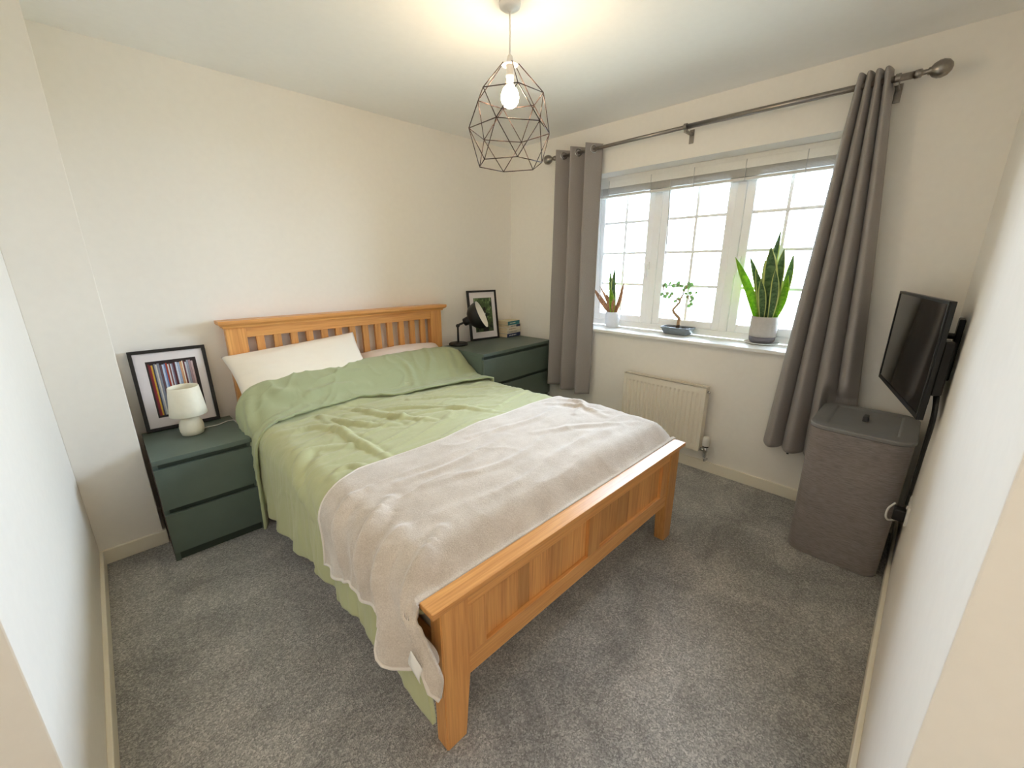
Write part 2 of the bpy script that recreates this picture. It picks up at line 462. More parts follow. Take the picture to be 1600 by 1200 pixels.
# cornice: moulded profile swept along the front and both ends
zc = 1.0715
bottom = [(HX0-o, HX1+o, -.092-o, -.035+min(o, .01), zc+h) for o, h in ((0.0, 0), (.010, .0), (.014, .012), (.028, .020), (.034, .028), (.034, .045))]
rings = []
for xa, xb, ya, yb, z in bottom:
    rings.append([bm.verts.new((x, y, z)) for x, y in ((xa, ya), (xb, ya), (xb, yb), (xa, yb))])
for a, b in zip(rings, rings[1:]):
    for k in range(4): bm.faces.new((a[k], a[(k+1) % 4], b[(k+1) % 4], b[k]))
bm.faces.new(rings[-1]); bm.faces.new(rings[0][::-1])
bm_obj('headboard_cornice', bm, M['oakx'], bed)
box_obj('headboard_top_rail', (HX0+.103, HX1-.103, -.088, -.045, 1.011, 1.072), M['oakx'], bed, .002)
box_obj('headboard_bottom_rail', (HX0+.103, HX1-.103, -.088, -.045, .50, .58), M['oakx'], bed, .002)
ns = 13; inner0, inner1 = HX0+.103, HX1-.103
pitch_s = (inner1-inner0+.052)/(ns+1)
sl0 = None
for k in range(ns):
    xc = inner0-.026+pitch_s*(k+1)
    if sl0 is None:
        sl0 = box_obj('headboard_slat', (xc-.0215, xc+.0215, -.082, -.056, .575, 1.013), M['oakz'], bed, .002)
    else:
        c = sl0.copy(); COL.objects.link(c); c.location = sl0.location+Vector((pitch_s*k, 0, 0)); c.parent = bed
# footboard
FY0, FY1 = -2.142, -2.088
bm = bmesh.new(); box(bm, BX0, BX1, -2.156, -2.083, .525, .545, .003)
bm_obj('footboard_cap', bm, M['oakx'], bed)
LW = .096
for s in (0, 1):
    xo = -2.384 if s == 0 else -.897
    d = 1 if s == 0 else -1
    xi = xo+d*LW; xf = xo+d*.074
    bm = bmesh.new()
    rows = [(.525, xi), (.222, xi), (.0, xf)]
    rings = []
    for z, x in rows:
        q = [(xo, FY0), (x, FY0), (x, FY1), (xo, FY1)]
        rings.append([bm.verts.new((a, b, z)) for a, b in q])
    for a, b in zip(rings, rings[1:]):
        for k in range(4): bm.faces.new((a[k], a[(k+1) % 4], b[(k+1) % 4], b[k]))
    bm.faces.new(rings[0]); bm.faces.new(rings[-1][::-1])
    bmesh.ops.bevel(bm, geom=[e for e in bm.edges], offset=.003, segments=2, affect='EDGES')
    bm_obj('footboard_leg', bm, M['oakz'], bed)
fa, fb = -2.384+LW, -.897-LW
box_obj('footboard_top_rail', (fa, fb, FY0+.004, FY1-.006, .475, .525), M['oakx'], bed, .002)
box_obj('footboard_bottom_rail', (fa, fb, FY0+.004, FY1-.006, .224, .298), M['oakx'], bed, .002)
stiles = [(fa, fa+.07), (-1.682, -1.600), (fb-.07, fb)]
for a, b in stiles: box_obj('footboard_stile', (a, b, FY0+.004, FY1-.006, .298, .475), M['oakz'], bed, .002)
for (a, b), ws in (((fa+.07, -1.682), (.17, .06, .115, .085, .07, .09)), ((-1.600, fb-.07), (.15, .10, .09, .115, .09))):
    t = sum(ws); x = a
    for w in ws:
        x2 = x+w/t*(b-a)
        box_obj('panel_board', (x+.0003, x2-.0003, FY0+.019, FY1-.014, .296, .477), M['oakp'], bed, .0006, seg=1); x = x2
for xa in (-2.376, -.93): box_obj('side_rail', (xa, xa+.026, FY1, -.092, .225, .37), M['oaky'], bed, .003)
box_obj('centre_rail', (-1.67, -1.61, FY1, -.092, .225, .27), M['oaky'], bed, .003)
for k in range(13):
    y = -2.02+k*.155
    box_obj('bed_slat', (-2.35, -.93, y-.035, y+.035, .27, .285), M['oakx'], bed, .002)

# ---- mattress
mt = tag(box_obj('mattress', (-2.345, -.945, -2.07, -.10, .287, .51), M['sheet'], None, .04, seg=4), 'white mattress lying on the oak bed frame under the green duvet', 'mattress')
mt.data.shade_smooth()

# ---- bed linen surfaces
XC = -1.64
def lin(y, pts):
    ys = [p[0] for p in pts]; vs = [p[1] for p in pts]
    return np.interp(y, ys, vs)
WR = [([(-2.159, -1.108), (-2.304, -1.041), (-2.394, -1.113), (-2.451, -1.213), (-2.505, -1.339)], .014, .024),
      ([(-2.116, -.616), (-2.118, -.956), (-2.106, -1.208), (-2.097, -1.424)], .010, .018),
      ([(-2.103, -.628), (-2.018, -.886), (-1.873, -1.03)], .011, .020),
      ([(-1.916, -.666), (-1.835, -.894), (-1.696, -1.128)], .009, .018),
      ([(-2.318, -.734), (-2.177, -.779), (-2.079, -1.017)], .009, .022),
      ([(-2.342, -1.352), (-2.261, -1.318), (-2.183, -1.419)], .009, .018),
      ([(-1.609, -.723), (-1.399, -.84), (-1.198, -.984)], .008, .018),
      ([(-2.054, -.451), (-1.835, -.821), (-1.81, -1.054)], .007, .020),
      ([(-2.0, -.70), (-1.75, -.80), (-1.5, -1.05), (-1.35, -1.30)], .008, .018),
      ([(-1.9, -.95), (-1.6, -1.0), (-1.3, -1.2)], .007, .016),
      ([(-1.45, -.68), (-1.2, -.72), (-.95, -.9)], .006, .016)]
def wrinkle_lines(x, y, lines):
    h = np.zeros_like(x)
    for pts, amp, wid in lines:
        P = spline([(a, b, 0) for a, b in pts], 6)
        L = len(P)-1; best = np.full_like(x, 9.0); taper = np.zeros_like(x)
        for i in range(L):
            ax, ay = P[i].x, P[i].y; dx, dy = P[i+1].x-ax, P[i+1].y-ay
            t = np.clip(((x-ax)*dx+(y-ay)*dy)/(dx*dx+dy*dy+1e-9), 0, 1)
            d = np.hypot(x-ax-t*dx, y-ay-t*dy)
            tp = math.sin(math.pi*np.clip((i+.5)/L, .12, .88))
            taper = np.where(d < best, tp, taper); best = np.minimum(d, best)
        h += amp*taper*(np.exp(-(best/wid)**2)*1.3-.45*np.exp(-((best-wid*1.7)/wid)**2))
    return h

def ztop(x, y):
    """upper surface of the bed clothes: flat mattress part, rising over the pillows towards the head"""
    z = .588+.012*np.cos((x-XC)*1.6)
    rise = .185*sstep(-.60, -.27, y)
    edge = 1-.22*sstep(.45, .8, np.abs(x-XC))*np.where(x < XC, 1.0, .35)
    return z+rise*edge
def drape(s, y, off, r=.085, hw=.775, pleat=.014, pfreq=34, pseed=1, wr=None, flare=.10, headx=True):
    """s: distance measured across the bed from its middle (negative = left); returns x, y, z and the outward normal"""
    sg = np.sign(s); a = np.abs(s)
    flat = hw-r
    arc = np.pi/2*r
    t1 = np.clip(a-flat, 0, arc); ph = t1/r
    d = np.clip(a-flat-arc, 0, None)
    xl = np.minimum(a, flat)+np.sin(ph)*r
    # keep clear of the nightstand and the chest at the head end
    tight = sstep(-.62, -.50, y)
    fl = flare*(1-tight)
    xo = xl+fl*d*(.4+.6*sstep(0, .3, d))
    x = XC+sg*xo
    zt = ztop(XC+sg*np.minimum(a, flat+r*.5), y)
    z = zt-(1-np.cos(ph))*r-d
    nx = sg*np.sin(ph); nz = np.cos(ph)
    pl_ = pleat*sstep(.02, .3, d)*(np.sin(pfreq*y+2.2*vnoise(y*3, d*1.5, pseed)+3*d)*.7+vnoise(y*9, d*1.2, pseed+5)*.6)*(1-.75*tight)
    w = off+pl_
    if wr is not None: w = w+wr
    return x+nx*w, y+0*s, z+nz*w, nx, nz

# duvet (body)
duv = thing('duvet', (-1.64, -1.3, .6), 'sage green duvet with its top folded back over the pillows', 'duvet')
ys = np.linspace(-2.075, -.50, 210); us = np.linspace(0, 1, 300)
U, Y = np.meshgrid(us, ys)
hemL = lin(ys, [(-2.08, .225), (-2.0, .235), (-1.88, .25), (-1.57, .215), (-1.32, .225), (-.94, .195), (-.67, .20), (-.5, .26)])+.012*fbm(ys*6, ys*0, 3)
lenL = (.775-.085)+.1335+np.clip(.588-.085-hemL, .05, None)
lenR = .69+.1335+.26+0*ys
S = -lenL[:, None]*(1-U)+lenR[:, None]*U
xa = XC+S
wtop = .0045*fbm(xa*2.2+Y*1.0, Y*11+xa*1.5, 11, 3)+.0035*np.clip(ridge(xa*3.2+.8*Y, Y*9-xa*2.5, 21), 0, 1)**2
wtop = wtop+.010*fbm(xa*2.0, Y*2.2, 31, 2)
wl = 1.25*wrinkle_lines(XC+S, Y, WR)
q1 = .55*xa+.45*Y; 
for (f1, f2, sd_, am) in ((1.6, 10.5, 81, .0062), (2.6, 17, 82, .0036), (4.5, 9.0, 83, .0034)):
    rg = np.clip(1-np.abs(fbm(xa*f1+Y*.9, (Y-.22*xa)*f2+.5*vnoise(xa*3, Y*3, 5), sd_, 2))*3.2, 0, 1)
    wl = wl+am*rg**2
X, YY, Z, nx, nz = drape(S, Y, .0, wr=wtop+wl, pfreq=26, pseed=3, pleat=.016)
dd = np.clip(np.abs(S)-.8235, 0, None)
YY = YY-.115*sstep(.02, .3, dd)*sstep(-1.85, -2.07, Y)*(S < 0)
Z = Z-.13*sstep(-1.965, -2.07, Y)**1.5*np.clip(nz, 0, 1)
X = np.where((S > 0) & (YY > -.70), np.minimum(X, -.892-np.clip(YY+.6, -.02, 1)*.07), X)
grid_obj('cover', X, YY, Z, M['duvet'], duv, thick=.012, off=-1)
# folded-back flap with a soft rolled edge
nv = 90
vs_ = np.linspace(0, 1, nv)
def flap_y(v, s):
    edge = lin(s, [(-1.4, -.62), (-1.1, -.61), (-.82, -.635), (-.66, -.60), (-.42, -.56), (-.18, -.55), (.12, -.64), (.41, -.67), (.73, -.72), (1.2, -.73)])
    top = lin(s, [(-1.4, -.30), (-.85, -.29), (-.6, -.25), (0, -.235), (.5, -.205), (1.2, -.20)])
    return top+(edge-top)*v
U, V = np.meshgrid(np.linspace(0, 1, 300), vs_)
lL = .69+.1335+.39; lR = .69+.1335+.20
S = -lL*(1-U)+lR*U
Yf = flap_y(V, S)
xa = XC+S
wf = .006*fbm(xa*2.5+Yf*2, Yf*5-xa*1.2, 41, 3)+.006*np.clip(ridge(xa*4-3*Yf, Yf*4+xa*1.2, 47), 0, 1)**3
wf = wf*sstep(0, .12, V)
for (f1, f2, sd_, am) in ((3.0, 6.5, 91, .008), (6.0, 9.0, 92, .0048)):
    rg = np.clip(1-np.abs(fbm(xa*f1+1.1*Yf, Yf*f2-1.4*xa, sd_, 2))*3.0, 0, 1)
    wf = wf+am*rg**2*sstep(.03, .15, V)
FW = [([(-1.50, -.28), (-1.42, -.42), (-1.46, -.55)], .010, .022), ([(-1.18, -.25), (-1.22, -.40), (-1.38, -.56)], .010, .024),
      ([(-2.28, -.33), (-2.24, -.42), (-2.10, -.46)], .012, .03), ([(-2.2, -.5), (-2.0, -.45), (-1.75, -.47)], .010, .02),
      ([(-1.0, -.25), (-1.05, -.42), (-1.15, -.6)], .008, .022), ([(-1.95, -.3), (-1.85, -.37), (-1.6, -.40)], .006, .02),
      ([(-2.36, -.32), (-2.40, -.45), (-2.42, -.58)], .012, .02)]
wf = wf+wrinkle_lines(XC+S, Yf, FW)
edge_roll = .010*sstep(.75, 1.0, V)*(1+.9*vnoise(S*5, S*0, 77))
X, YY, Z, nx, nz = drape(S, Yf, .028, wr=wf+edge_roll, pfreq=60, pseed=9, pleat=.012, flare=.09, r=.11)
# first rows tuck under at the fold ridge
tuck = (1-sstep(0, .07, V))
Z = Z-.045*tuck**2*np.clip(nz, 0, 1); 
YY = YY-.012*tuck**2
d2 = np.clip(np.abs(S)-.69-.1335, 0, None)*(S < 0)
YY = YY-.09*sstep(.12, .38, d2)*V
X = np.where((S > 0) & (YY > -.76), np.minimum(X, -.890-np.clip(YY+.6, -.02, 1)*.07), X)
grid_obj('folded_flap', X, YY, Z, M['flap'], duv, thick=.014, off=-1)

# throw blanket over the foot of the bed
thr = thing('throw_blanket', (-1.64, -1.8, .62), 'pale beige fleece throw spread across the foot of the bed', 'blanket')
def edge_y(s):
    return lin(s, [(-1.25, -1.52), (-.95, -1.50), (-.83, -1.49), (-.73, -1.462), (-.62, -1.405), (-.44, -1.385), (-.17, -1.39), (.2, -1.362), (.48, -1.342), (.7, -1.37), (1.2, -1.36)])
n_u, n_v = 330, 190
U, V = np.meshgrid(np.linspace(0, 1, n_u), np.linspace(0, 1, n_v))
ye = -2.095
yv = -1.42+(ye+1.42)*np.linspace(0, 1, n_v)
hz = lin(-yv, [(1.42, .36), (1.515, .365), (1.60, .385), (1.67, .418), (1.82, .415), (1.90, .415), (1.95, .36), (1.985, .355), (2.03, .40), (2.06, .46), (2.075, .37), (2.1, .352)])
lenL = .69+.1335+(.605-.085-hz)
lenR = .69+.1335+lin(-yv, [(1.42, .12), (1.9, .16), (2.1, .28)])
S = -lenL[:, None]*(1-U)+lenR[:, None]*U
Yb = edge_y(S); Yb = Yb+(ye-Yb)*V
xa = XC+S
BW = [([(-2.20, -1.62), (-1.95, -1.66), (-1.6, -1.60)], .007, .02), ([(-2.15, -1.72), (-1.8, -1.80), (-1.4, -1.72)], .006, .02),
      ([(-1.75, -1.48), (-1.35, -1.55), (-1.1, -1.50)], .006, .018), ([(-1.10, -1.42), (-1.02, -1.60), (-1.05, -1.78)], .010, .022),
      ([(-.98, -1.42), (-.95, -1.56), (-1.15, -1.66)], .010, .02), ([(-2.3, -1.58), (-2.44, -1.62), (-2.52, -1.66)], .010, .02),
      ([(-2.28, -1.70), (-2.42, -1.80), (-2.60, -1.83)], .022, .024), ([(-2.34, -1.88), (-2.46, -1.93), (-2.62, -1.95)], .022, .026), ([(-2.36, -1.58), (-2.46, -1.66), (-2.60, -1.70)], .016, .022), ([(-2.25, -1.97), (-2.40, -2.05), (-2.55, -2.06)], .016, .02),
      ([(-2.22, -1.9), (-1.9, -1.95), (-1.5, -1.88), (-1.1, -1.92)], .006, .024), ([(-1.5, -1.66), (-1.25, -1.78), (-1.0, -1.95)], .006, .02)]
wb = .006*fbm(xa*3, Yb*6, 61, 3)+.004*np.clip(ridge(xa*3+2*Yb, Yb*8-xa, 66), 0, 1)**2+wrinkle_lines(XC+S, Yb, BW)
wb = wb+.012*np.exp(-((Yb+1.75)/.35)**2)
under = .010*fbm(xa*2.0, Yb*2.2, 31, 2)
bunch = sstep(-1.86, -2.05, Yb)
X, YY, Z, nx, nz = drape(S, Yb, .028, wr=wb+under, pfreq=38, pseed=14, pleat=.024, flare=.14)
d3 = np.clip(np.abs(S)-.8235, 0, None)
YY = YY-.122*sstep(-.07, .12, np.abs(S)-.8235)*bunch*(S < 0)
X = X+np.where(S < 0, .006*sstep(-2.04, -2.095, Yb)*sstep(.02, .2, d3), 0)
sd = sstep(.0, .14, d3)*(S < 0)
X = X-sd*(.040*np.exp(-((Yb+1.955)/.030)**2)-.050*np.exp(-((Yb+2.022)/.022)**2)+.022*np.exp(-((Yb+2.058)/.016)**2)-.02*sstep(-2.07, -2.095, Yb))
# foot edge rolls down on to the footboard cap
er = sstep(.84, 1.0, V)
Z = Z-.085*er**1.6*np.clip(nz, 0, 1)
cap_lim = np.where((YY < -2.075) & (np.abs(X-XC) < .79), .549, -1)
Z = np.maximum(Z, np.where(nz > .3, cap_lim, -1))
gb = grid_obj('fleece', X, YY, Z, M['fleece'], thr, thick=.010, off=-1)
# piped front edge
pts = [Vector((X[0, k], YY[0, k], Z[0, k]-.003)) for k in range(0, n_u, 3)]
tube_obj('edge_binding', pts, .0055, M['piping'], thr, 8)
pts = [Vector((X[k, 0], YY[k, 0], Z[k, 0])) for k in range(0, n_v, 3)]
tube_obj('edge_binding', pts, .0055, M['piping'], thr, 8)
# care label on the hanging corner
lx, ly, lz = X[n_v-14, 6], YY[n_v-14, 6], Z[n_v-14, 6]
g = np.linspace(0, 1, 6); GU, GV = np.meshgrid(g, g)
lab = grid_obj('care_label', lx-.016-.010*np.sin(GV*2.2), ly-.01+.0-.05*GU, lz+.012-.042*GV-.018*GU, M['plastic'], thr, thick=.001)

# ---- pillows
def pillow(name, c, w, h, t, rot, mat, label, seed, pinch=.06):
    n = 46
    u = np.linspace(-1, 1, n); A, B = np.meshgrid(u, u)
    prof = np.clip((1-np.abs(A)**2.6)*(1-np.abs(B)**2.6), 0, 1)**.55
    pin = 1-pinch*(1-np.abs(B)**2)*np.abs(A)**2; pin2 = 1-pinch*(1-np.abs(A)**2)*np.abs(B)**2
    px = A*w/2*pin; py = B*h/2*pin2
    nz_ = .008*fbm(A*2, B*2, seed, 3)+.006*np.clip(ridge(A*1.5+B, B*2.5, seed+3), 0, 1)**2
    zt = prof*(t/2+nz_); zb = -prof*(t/2)
    R = Euler(rot).to_matrix(); c = Vector(c)
    bm = bmesh.new()
    top = [[bm.verts.new(R @ Vector((px[i, j], py[i, j], zt[i, j]))+c) for j in range(n)] for i in range(n)]
    bot = [[top[i][j] if i in (0, n-1) or j in (0, n-1) else bm.verts.new(R @ Vector((px[i, j], py[i, j], zb[i, j]))+c) for j in range(n)] for i in range(n)]
    for i in range(n-1):
        for j in range(n-1):
            bm.faces.new((top[i][j], top[i][j+1], top[i+1][j+1], top[i+1][j]))
            bm.faces.new((bot[i][j], bot[i+1][j], bot[i+1][j+1], bot[i][j+1]))
    o = bm_obj(name, bm, mat, None, True)
    return tag(o, label, 'pillow', 'pillows against the headboard')
pillow('pillow', (-2.03, -.32, .590), .765, .44, .14, (.06, 0, 0), M['sheet'], 'white pillow with only its left corner showing beneath the upper left pillow', 5)
pillow('pillow', (-2.03, -.225, .795), .79, .40, .15, (.85, -.075, .0), M['sheet'], 'cream white pillow resting on top, nearest the nightstand with the white lamp', 8)
pillow('pillow', (-1.295, -.232, .703), .70, .40, .215, (.52, 0, 0), M['pinksheet'], 'pinkish white pillow on the black reading lamp side of the bed', 12)

# ================================================================== CABINETS
def cabinet(name, x0, w, y1, d, h, ndraw, label, cat, plinth=.05, sidemat=None):
    y0 = y1-d
    t = thing(name, (x0+w/2, (y0+y1)/2, 0), label, cat)
    T = .02
    box_obj('top_panel', (x0, x0+w, y0, y1, h-T*1.2, h), M['green'], t, .0015)
    for k, (a, b) in enumerate(((x0, x0+T), (x0+w-T, x0+w))):
        box_obj('side_panel', (a, b, y0+.019, y1, 0, h-T*1.2), M['green'], t, .001)
    if sidemat: box_obj('side_veneer', (x0-.0012, x0-.0001, y0+.020, y1, .002, h-T*1.2-.001), sidemat, t)
    box_obj('back_panel', (x0+T, x0+w-T, y1-.012, y1-.004, plinth, h-T), M['brownply'], t)
    box_obj('plinth', (x0+T, x0+w-T, y0+.03, y0+.045, 0, plinth), M['greendark'], t, .001)
    top = h-T*1.2; gap = .024
    dh = (top-plinth-gap*ndraw)/ndraw
    for k in range(ndraw):
        z1 = top-gap-k*(dh+gap); z0 = z1-dh+.003
        dr = box_obj('drawer_front', (x0+.001, x0+w-.001, y0, y0+.018, z0, z1), M['green'], t, .0015)
        bm = bmesh.new()   # drawer box: sides and bottom
        box(bm, x0+.035, x0+.047, y0+.018, y1-.03, z0+.02, z1-.03); box(bm, x0+w-.047, x0+w-.035, y0+.018, y1-.03, z0+.02, z1-.03)
        box(bm, x0+.047, x0+w-.047, y0+.018, y1-.03, z0+.02, z0+.03); box(bm, x0+.047, x0+w-.047, y1-.042, y1-.03, z0+.03, z1-.03)
        bm_obj('drawer_box', bm, M['greendark'], dr)
        box_obj('finger_rail', (x0+T, x0+w-T, y0+.022, y0+.034, z1-.02, z1+gap+.002), M['greendark'], t)
    return t
cabinet('nightstand', -2.844, .403, -.052, .475, .55, 2, 'dark green two-drawer nightstand beside the bed near the left wall', 'nightstand', .05, M['brownply'])
def turn(o, px, py, ang):
    r = Matrix.Rotation(math.radians(ang), 3, 'Z'); p = Vector((px, py, 0))
    o.location = p+r @ (Vector(o.location)-p); o.rotation_euler.z += math.radians(ang)
chest = cabinet('chest_of_drawers', -.885, .86, -.10, .50, .775, 3, 'dark green three-drawer chest in the corner behind the curtain', 'chest of drawers', .05)
turn(chest, -.885, -.60, 4)

# ================================================================== PICTURES
def picture(bl, br, h, tilt, label, name='framed_picture', fw=.017, depth=.022):
    bl = Vector(bl); br = Vector(br)
    w = (br-bl).length; ux = (br-bl).normalized(); n = Vector((ux.y, -ux.x, 0))   # towards the room
    up = (Vector((0, 0, 1))*math.cos(tilt)-n*math.sin(tilt)); nn = ux.cross(up)
    M4 = Matrix(((ux.x, nn.x, up.x, bl.x), (ux.y, nn.y, up.y, bl.y), (ux.z, nn.z, up.z, bl.z), (0, 0, 0, 1)))
    t = thing(name, (bl+br)/2, label, 'picture')
    # local: x across, y towards the room (nn = ux x up points to -y side), z up
    bm = bmesh.new()
    for a in ((0, w, 0, fw), (0, w, h-fw, h), (0, fw, fw, h-fw), (w-fw, w, fw, h-fw)):
        box(bm, a[0], a[1], 0, depth, a[2], a[3], .001, 1, M4)
    bm_obj('frame', bm, M['blackframe'], t)
    bm = bmesh.new(); box(bm, fw, w-fw, .004, .012, fw, h-fw, 0, 1, M4)
    bm_obj('mount', bm, M['mount'], t)
    return t, M4, w
def quad_print(name, parent, M4, quads, z=.0125):
    bm = bmesh.new(); mats = {}
    for poly, col, lift in quads:
        if col not in mats: mats[col] = len(mats)
        f = bm.faces.new([bm.verts.new(M4 @ Vector((a, z+lift, b))) for a, b in poly]); f.material_index = mats[col]
    me = bpy.data.meshes.new(name); bm.to_mesh(me); bm.free()
    ml = [plain('print_ink', srgb(*c), .5, grain=.06, gscale=90) for c in mats]
    return link(name, me, ml, parent)
# check which side local +y faces: it must face the room (-y world)
t, M4, w = picture((-2.822, -.062, .5515), (-2.492, -.070, .5515), .437, .125, 'black framed picture of coloured record spines behind the white lamp')
if (M4 @ Vector((0, 1, 0))-M4 @ Vector((0, 0, 0))).y > 0: SIDE = -1
else: SIDE = 1
x0, x1, z0, z1 = .062, w-.052, .068, .437-.062
Q = [([(x0, z0), (x1, z0), (x1, z1), (x0, z1)], (34, 20, 24), 0)]
cols = [(112, 26, 36), (142, 30, 42), (206, 160, 52), (58, 62, 78), (150, 156, 170), (206, 202, 196), (128, 134, 150), (96, 70, 80), (190, 206, 232), (108, 132, 186), (166, 60, 40), (226, 222, 226), (120, 60, 58), (206, 212, 226), (120, 118, 140), (88, 34, 44), (214, 222, 238), (160, 176, 208), (216, 164, 122), (240, 226, 206), (104, 42, 52), (196, 200, 212), (150, 156, 176), (168, 140, 146), (196, 170, 172)]
rr = random.Random(4); x = x0+.008; k = 0
ws = [rr.uniform(.6, 1.3) for _ in cols]; tw = sum(ws); span = (x1-.016)-x
for c, q in zip(cols, ws):
    dx = q/tw*span
    tp = z1-.012-rr.random()*.012
    Q.append(([(x, z0+.012), (x+dx*.92, z0+.012), (x+dx*.92, tp), (x, tp)], c, .0003)); x += dx
quad_print('print', t, M4, Q)
# glazing sheet omitted by the matt photograph; back board
t2, M4b, w2 = picture((-.590, -.086, .7765), (-.288, -.122, .7765), .435, .13, 'small black framed picture of green woodland behind the black reading lamp', fw=.016)
hh = .435
a0, a1, b0, b1 = .060, w2-.052, .070, hh-.066
rr = random.Random(9)
Q = [([(a0, b0), (a1, b0), (a1, b1), (a0, b1)], (66, 84, 50), 0)]
for k in range(170):
    cx_, cz_ = rr.uniform(a0+.008, a1-.008), rr.uniform(b0+.008, b1-.01); s = rr.uniform(.004, .011)
    lim = lambda v, lo, hi: max(lo, min(hi, v))
    ang = [rr.uniform(0, 1)+i*2*math.pi/6 for i in range(6)]
    poly = [(lim(cx_+s*math.cos(q), a0, a1), lim(cz_+1.6*s*math.sin(q), b0, b1)) for q in ang]
    fz = (cz_-b0)/(b1-b0)
    col = rr.choice([(92, 116, 66), (112, 134, 84), (52, 70, 42), (30, 40, 28), (128, 146, 100), (74, 96, 56)] if fz > .35 else [(30, 34, 28), (52, 56, 46), (70, 76, 62), (40, 46, 36)])
    Q.append((poly, col, .0002+k*.000002))
fx = (a0+a1)/2+.012; L = .0008
Q += [([(fx-.030, b0), (fx+.030, b0), (fx+.026, b0+.11), (fx+.020, b0+.165), (fx-.016, b0+.165), (fx-.026, b0+.11)], (20, 22, 20), L),
      ([(fx-.014, b0+.165), (fx+.014, b0+.165), (fx+.013, b0+.195), (fx-.013, b0+.195)], (58, 52, 44), L),
      ([(fx-.024, b0+.19), (fx+.022, b0+.192), (fx+.012, b0+.2), (fx+.010, b0+.218), (fx-.010, b0+.216), (fx-.012, b0+.2)], (16, 18, 16), L*1.2),
      ([(fx-.004, b0+.145), (fx+.006, b0+.15), (fx+.008, b0+.165), (fx-.002, b0+.165)], (206, 206, 200), L*1.3)]
quad_print('print', t2, M4b, Q)

# ================================================================== TABLE LAMPS
c = (-2.645, -.245, .5505)
tl = thing('table_lamp', c, 'small cream white table lamp on the nightstand', 'lamp')
lathe_obj('base', [(.040, 0), (.048, .004), (.053, .025), (.054, .045), (.050, .068), (.042, .085), (.034, .094), (.02, .097), (.012, .100), (.012, .13)], c, M['cream'], tl, 40)
sh = lathe_obj('shade', [(.081, .112), (.083, .114), (.079, .15), (.0665, .262), (.0645, .264), (.0635, .262), (.076, .15), (.079, .114), (.081, .112)], c, M['cream'], tl, 48, cap0=False, cap1=False)
lathe_obj('lamp_holder', [(.014, .125), (.014, .16), (.024, .175), (.030, .20), (.026, .222), (.012, .232)], c, M['lampwhite'], tl, 24)
z = .5535
cp = spline([(-2.597, -.225, z+.006), (-2.574, -.195, z), (-2.527, -.196, z), (-2.487, -.172, z), (-2.462, -.165, z), (-2.441, -.19, z-.001), (-2.4385, -.215, .50), (-2.438, -.22, .42)], 8)
tube_obj('flex', cp, .0026, M['plastic'], tl, 8)

b = Vector((-.775, -.150, .7755))
dl = thing('reading_lamp', b, 'black metal reading lamp with dome shade on the green chest', 'lamp')
lathe_obj('base', [(.078, 0), (.080, .004), (.079, .014), (.070, .020), (.012, .022)], b, M['black'], dl, 48)
rt = Vector((math.sin(yaw), -math.cos(yaw), 0))
upv = rt.cross(fwd).normalized()
st_top = b+Vector((0, 0, .155))
tube_obj('stem', [b+Vector((0, 0, .018)), b+Vector((0, 0, .08)), st_top], .0085, M['black'], dl, 14)
bm = bmesh.new(); bmesh.ops.create_uvsphere(bm, u_segments=16, v_segments=10, radius=.016, matrix=Matrix.Translation(st_top+Vector((0, 0, .006))))
bm_obj('joint', bm, M['black'], dl, True)
ax = (rt*.86+upv*.36-fwd*.20).normalized()
neck0 = st_top+Vector((0, 0, .010)); neck1 = neck0+rt*.060+upv*.028
tube_obj('arm', [neck0, neck1], .009, M['black'], dl, 12)
q = ax.to_track_quat('Z', 'Y').to_matrix().to_4x4()
o0 = neck1+ax*.0
lathe_obj('lamp_cap', [(.018, -.012), (.032, -.006), (.034, .03), (.036, .05), (.036, .06)], o0, M['black'], dl, 32, q)
dome = [(.036, .045), (.060, .050), (.088, .072), (.106, .105), (.115, .145), (.117, .158)]
lathe_obj('shade', dome, o0, M['black'], dl, 48, q, cap0=False, cap1=False)
lathe_obj('shade_lining', [(r-.0025, zz+.001) for r, zz in dome][::-1]+[(.004, .048)], o0, M['lampwhite'], dl, 48, q, cap0=False, cap1=True)
bm = bmesh.new(); bmesh.ops.create_uvsphere(bm, u_segments=20, v_segments=12, radius=.028, matrix=Matrix.Translation(o0+ax*.10))
bm_obj('bulb', bm, M['lampwhite'], dl, True)

